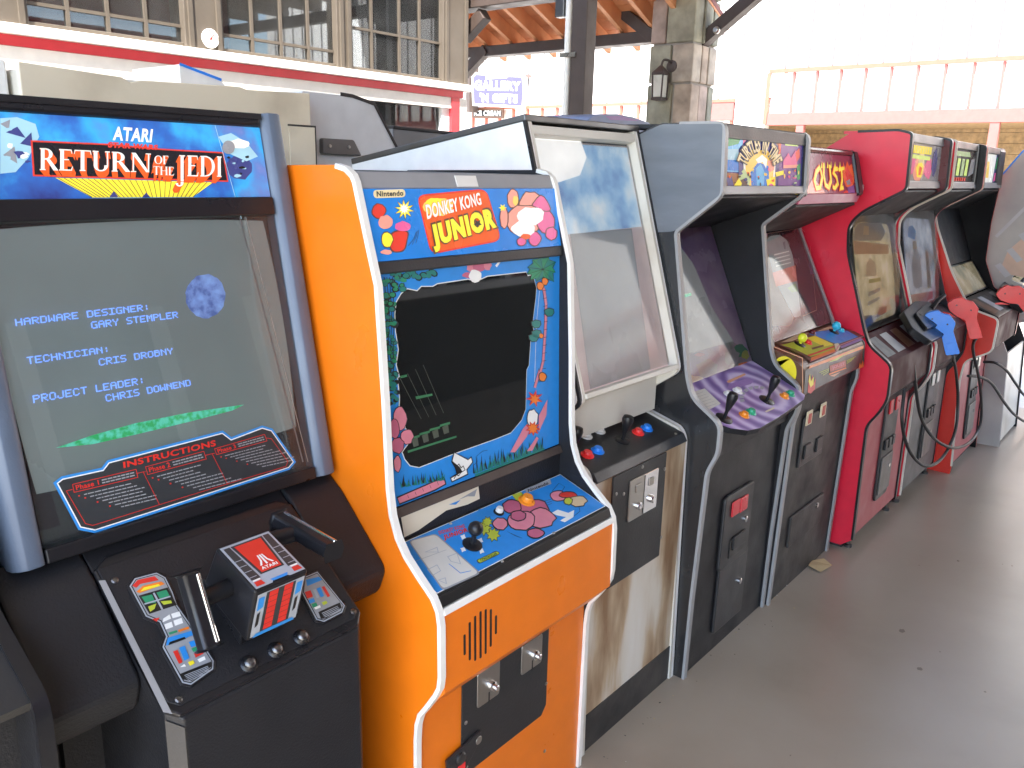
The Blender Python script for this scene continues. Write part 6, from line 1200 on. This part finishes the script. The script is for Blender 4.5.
# ================================================================== second row, backs towards us
def back_row():
    t = thing('rear_cabinet', 'tall beige cabinet back with chipped top edge behind the slate blue hood', 'arcade machine', (1.3, 2.3, 0), 'machines in the second row')
    MB().box((.868, 2.27, 0), (1.715, 2.95, 1.905), 'aged_white').build('body', t, .006)
    P = Panel((.868, 2.268, 0), (1, 0, 0), (0, 0, 1)); mb = MB(); mb.pprism(P, [(0, 0), (.847, 0), (.847, 1.915), (.62, 1.908), (.60, 1.914), (.30, 1.905), (.27, 1.896), (.25, 1.908), (0, 1.92)], -.001, .012, 'beige_laminate'); bk_ = mb.build('back_panel', t, .003)
    uv = [P.uv(*c_) for c_ in ((286, 126), (312, 129), (313, 165))]; u0, u1, v1 = uv[0][0], uv[1][0], uv[0][1]; MB().pprism(P, [(u0, 1.0), (u1, 1.0), (u1, v1), (u0, v1)], .012, .015, 'beige_laminate').build('access_panel', bk_, .002)
    mb = MB(); mb.line(P, [(u0-.003, v1+.003), (u1+.003, v1+.003), (u1+.003, 1.0)], .006, 'dark_wood', .0126); mb.build('panel_gap', bk_)
    t = thing('rear_cabinet', 'grey cabinet with a slanted dark edge and a metal hand grip, behind the orange machine', 'arcade machine', (1.95, 2.35, 0), 'machines in the second row')
    P = Panel((1.74, 2.33, 0), (1, 0, 0), (0, 0, 1)); ol = [P.uv(*c_) for c_ in ((317, 92), (352, 96), (374, 104), (408, 170))]; u_ = ol[-1][0]
    ol = [(0, 0), (u_+.05, 0), (u_+.05, 1.55)]+ol[::-1][0:3]+[(0, ol[0][1])]; MB().pprism(P, ol, -.55, 0, 'grey_laminate').build('body', t, .004)
    e_ = [P.uv(*c_) for c_ in ((340, 94), (352, 96), (374, 104), (408, 170))]; mb = MB(); mb.line(P, e_, .012, 'black_plastic', .002); mb.build('edge_trim', t)
    hd = [P.uv(*c_) for c_ in ((319, 138), (350, 140), (358, 156), (319, 154))]; h_ = MB().pprism(P, fillet(hd, .006, 2, True), 0, .022, 'dark_steel').build('hand_grip', t, .003)
    for c_ in ((326, 146), (345, 147)): u, v = P.uv(*c_); MB().lathe(P.at(u, v, .022), P.N, [(.006, 0), (.005, .003)], 'steel', 10).build('bolt', h_)
    t = thing('rear_cabinet', 'dark charcoal machine top showing between the grey cabinet and the white machine', 'arcade machine', (2.7, 3.0, 0), 'machines in the second row')
    P = Panel((2.3, 2.75, 0), (1, 0, 0), (0, 0, 1)); a_, b_, = P.uv(393, 128), P.uv(472, 136); MB().pprism(P, [(a_[0], 0), (b_[0], 0), (b_[0], b_[1]), (a_[0], a_[1])], -.5, 0, 'mid_grey').build('body', t, .006)
    MB().pprism(P, [(a_[0], a_[1]-.004), (b_[0], b_[1]-.004), (b_[0], b_[1]+.010), (a_[0], a_[1]+.010)], -.5, .004, 'black_vinyl').build('top_panel', t, .003)
    t = thing('rear_cabinet', 'white cabinet side at the far left, next to the beige cabinet back', 'arcade machine', (.65, 2.5, 0), 'machines in the second row'); MB().box((.30, 2.30, 0), (.858, 2.95, 1.925), 'white_paint').build('body', t, .006)
    MB().box((.31, 2.31, 1.925), (.848, 2.93, 1.94), 'aged_white').build('top_panel', t, .004)
    t = thing('rear_cabinet', 'white sloping cabinet top with blue rim peeking over the beige cabinet back', 'arcade machine', (2.0, 3.2, 0), 'machines in the second row')
    P = Panel((1.5, 3.02, 0), (1, 0, 0), (0, 0, 1)); pa, pb, pc, pd = [P.uv(*c_) for c_ in ((179, 64), (221, 80), (221, 86), (182, 90))]
    MB().pprism(P, [(pa[0], 0), (pb[0]+.02, 0), (pb[0]+.02, pb[1]-.02), pb, pa], -.35, 0, 'white_paint').build('body', t, .003); mb = MB(); mb.line(P, [pa, pb], .010, 'blue_plastic', .004); mb.build('edge_trim', t)
    t = thing('cabinet_topper', 'rounded blue grey topper of a machine standing behind the white machine', 'arcade machine', (3.1, 2.5, 0), 'machines in the second row')
    P = Panel((2.6, 2.45, 0), (1, 0, 0), (0, 0, 1)); arc_ = [P.uv(*c_) for c_ in ((586, 122), (592, 116.5), (604, 114), (618, 114), (634, 117), (648, 122), (656, 128))]; b0 = arc_[0][0], arc_[-1][0]
    MB().pprism(P, [(b0[0], 0), (b0[1], 0)]+arc_[::-1], -.35, 0, 'arch_blue').build('body', t, .004); mb = MB(); mb.pix(P, ((605, 116), (622, 116), (640, 121), (610, 120)), 'ink_violet', .001); mb.build('top_print', t)

cab_yoke(); cab_orange(); cab_white(); cab_swirl(); cab_flame()
cab_gun(3.80, 0, 'red arcade machine with bright crimson side and pink lower front, right of the ball joysticks', 'red_side', 'pink_front', 'reflect_art', 0)
cab_gun(4.56, -.005, 'red arcade machine with yellow green marquee and grey lower front', 'red_side', 'grey_front', 'shooter_reflect_art', 1)
cab_gun(5.30, .0, 'red arcade machine with black inside panel, white marquee and orange red base', 'red_orange_side', 'pink_front', 'reflect_art', 2)
cab_end(); back_row()
def cab_added_left():  # added machine that keeps light off the yoke machine's lower left
    t = thing('arcade_cabinet', 'plain black arcade machine added at the left picture edge to shade its neighbour', 'arcade machine', (.05, 1.6, 0), 'arcade machines in the front row')
    x0, x1 = -.28, .398; fr = fillet([(1.55, 1.76), (1.42, 1.76), (1.40, 1.58), (1.52, 1.50), (1.36, 1.02), (1.19, .93), (1.19, .80), (1.27, .70), (1.27, 0)], .03, 3)
    sides(t, [(2.0, 1.70)]+fr+[(2.0, 0)], x0, x1, .02, 'black_vinyl', 'black_vinyl', edge='black_plastic', edge_rng=fr[1:])
    xa, xb = x0+.02, x1-.02
    plate(xa, xb, (1.41, 1.60), (1.43, 1.74), .02, 'film_dkblue', 'marquee', t); plate(xa, xb, (1.39, 1.03), (1.53, 1.50), .02, 'tube_off', 'screen', t)
    plate(xa, xb, (1.20, .93), (1.37, 1.02), .02, 'black_metal', 'control_panel', t); plate(xa, xb, (1.28, 0), (1.28, .92), .02, 'black_vinyl', 'front_panel', t); MB().box((xa, 1.43, 1.74), (xb, 2.0, 1.755), 'black_vinyl').build('top_panel', t); MB().box((xa, 1.98, .02), (xb, 1.995, 1.69), 'black_vinyl').build('back_panel', t)
cab_added_left()
holster(4.50, 1.01, 1.005, 'long black gun holster on the deck of the first two red machines')
gb, GP = gun('blue toy light gun hanging grip down in front of the grey fronted machine', 'blue_plastic', on_y(938, 325, .955), 0.0)
gr, RP = gun('red toy light gun hanging grip down beside the blue gun', 'red_plastic', on_y(962, 311, .935), 0.0)
g3, TP = gun('red light gun lying on the deck of the last machine, cut by the picture edge', 'red_plastic', on_y(1012, 297, .80), 0.35)
holster(6.05, .86, 1.0, 'small black gun holster at the right end of the row')
def cable(pts, label, r=.0085): tag(MB().tube(smooth_path(pts), r, 'rubber', 8).build('gun_cable', smooth=True), label, 'cable', 'black gun cables')
Yc = .93
cable([GP.at(.085, -.14), on_y(956, 372, .93), on_y(958, 400, .92), on_y(955, 432, .90), on_y(942, 458, .90), on_y(925, 466, .92), on_y(909, 450, .95), on_y(902, 420, .97), on_y(905, 385, .99), on_y(904, 362, 1.0)], 'black cable looping from the blue gun down to the first pink front')
cable([RP.at(.085, -.14), on_y(973, 350, .91), on_y(980, 385, .88), on_y(981, 420, .87), on_y(972, 440, .87), on_y(955, 448, .88), on_y(936, 440, .91), on_y(922, 420, .94), on_y(916, 390, .965), on_y(913, 358, .985)], 'black cable looping from the red gun to the grey front')
cable([on_y(968, 376, .93), on_y(980, 377, .90), on_y(992, 384, .86), on_y(1004, 402, .82), on_y(1016, 416, .78), on_y(1032, 424, .74), on_y(1060, 428, .7)], 'lower black cable drooping off to the right from the orange red base')
cable([on_y(984, 362, .93), on_y(996, 363, .86), on_y(1007, 371, .82), on_y(1016, 384, .78), on_y(1028, 398, .74), on_y(1055, 410, .7)], 'upper black cable drooping off to the right from the orange red base')
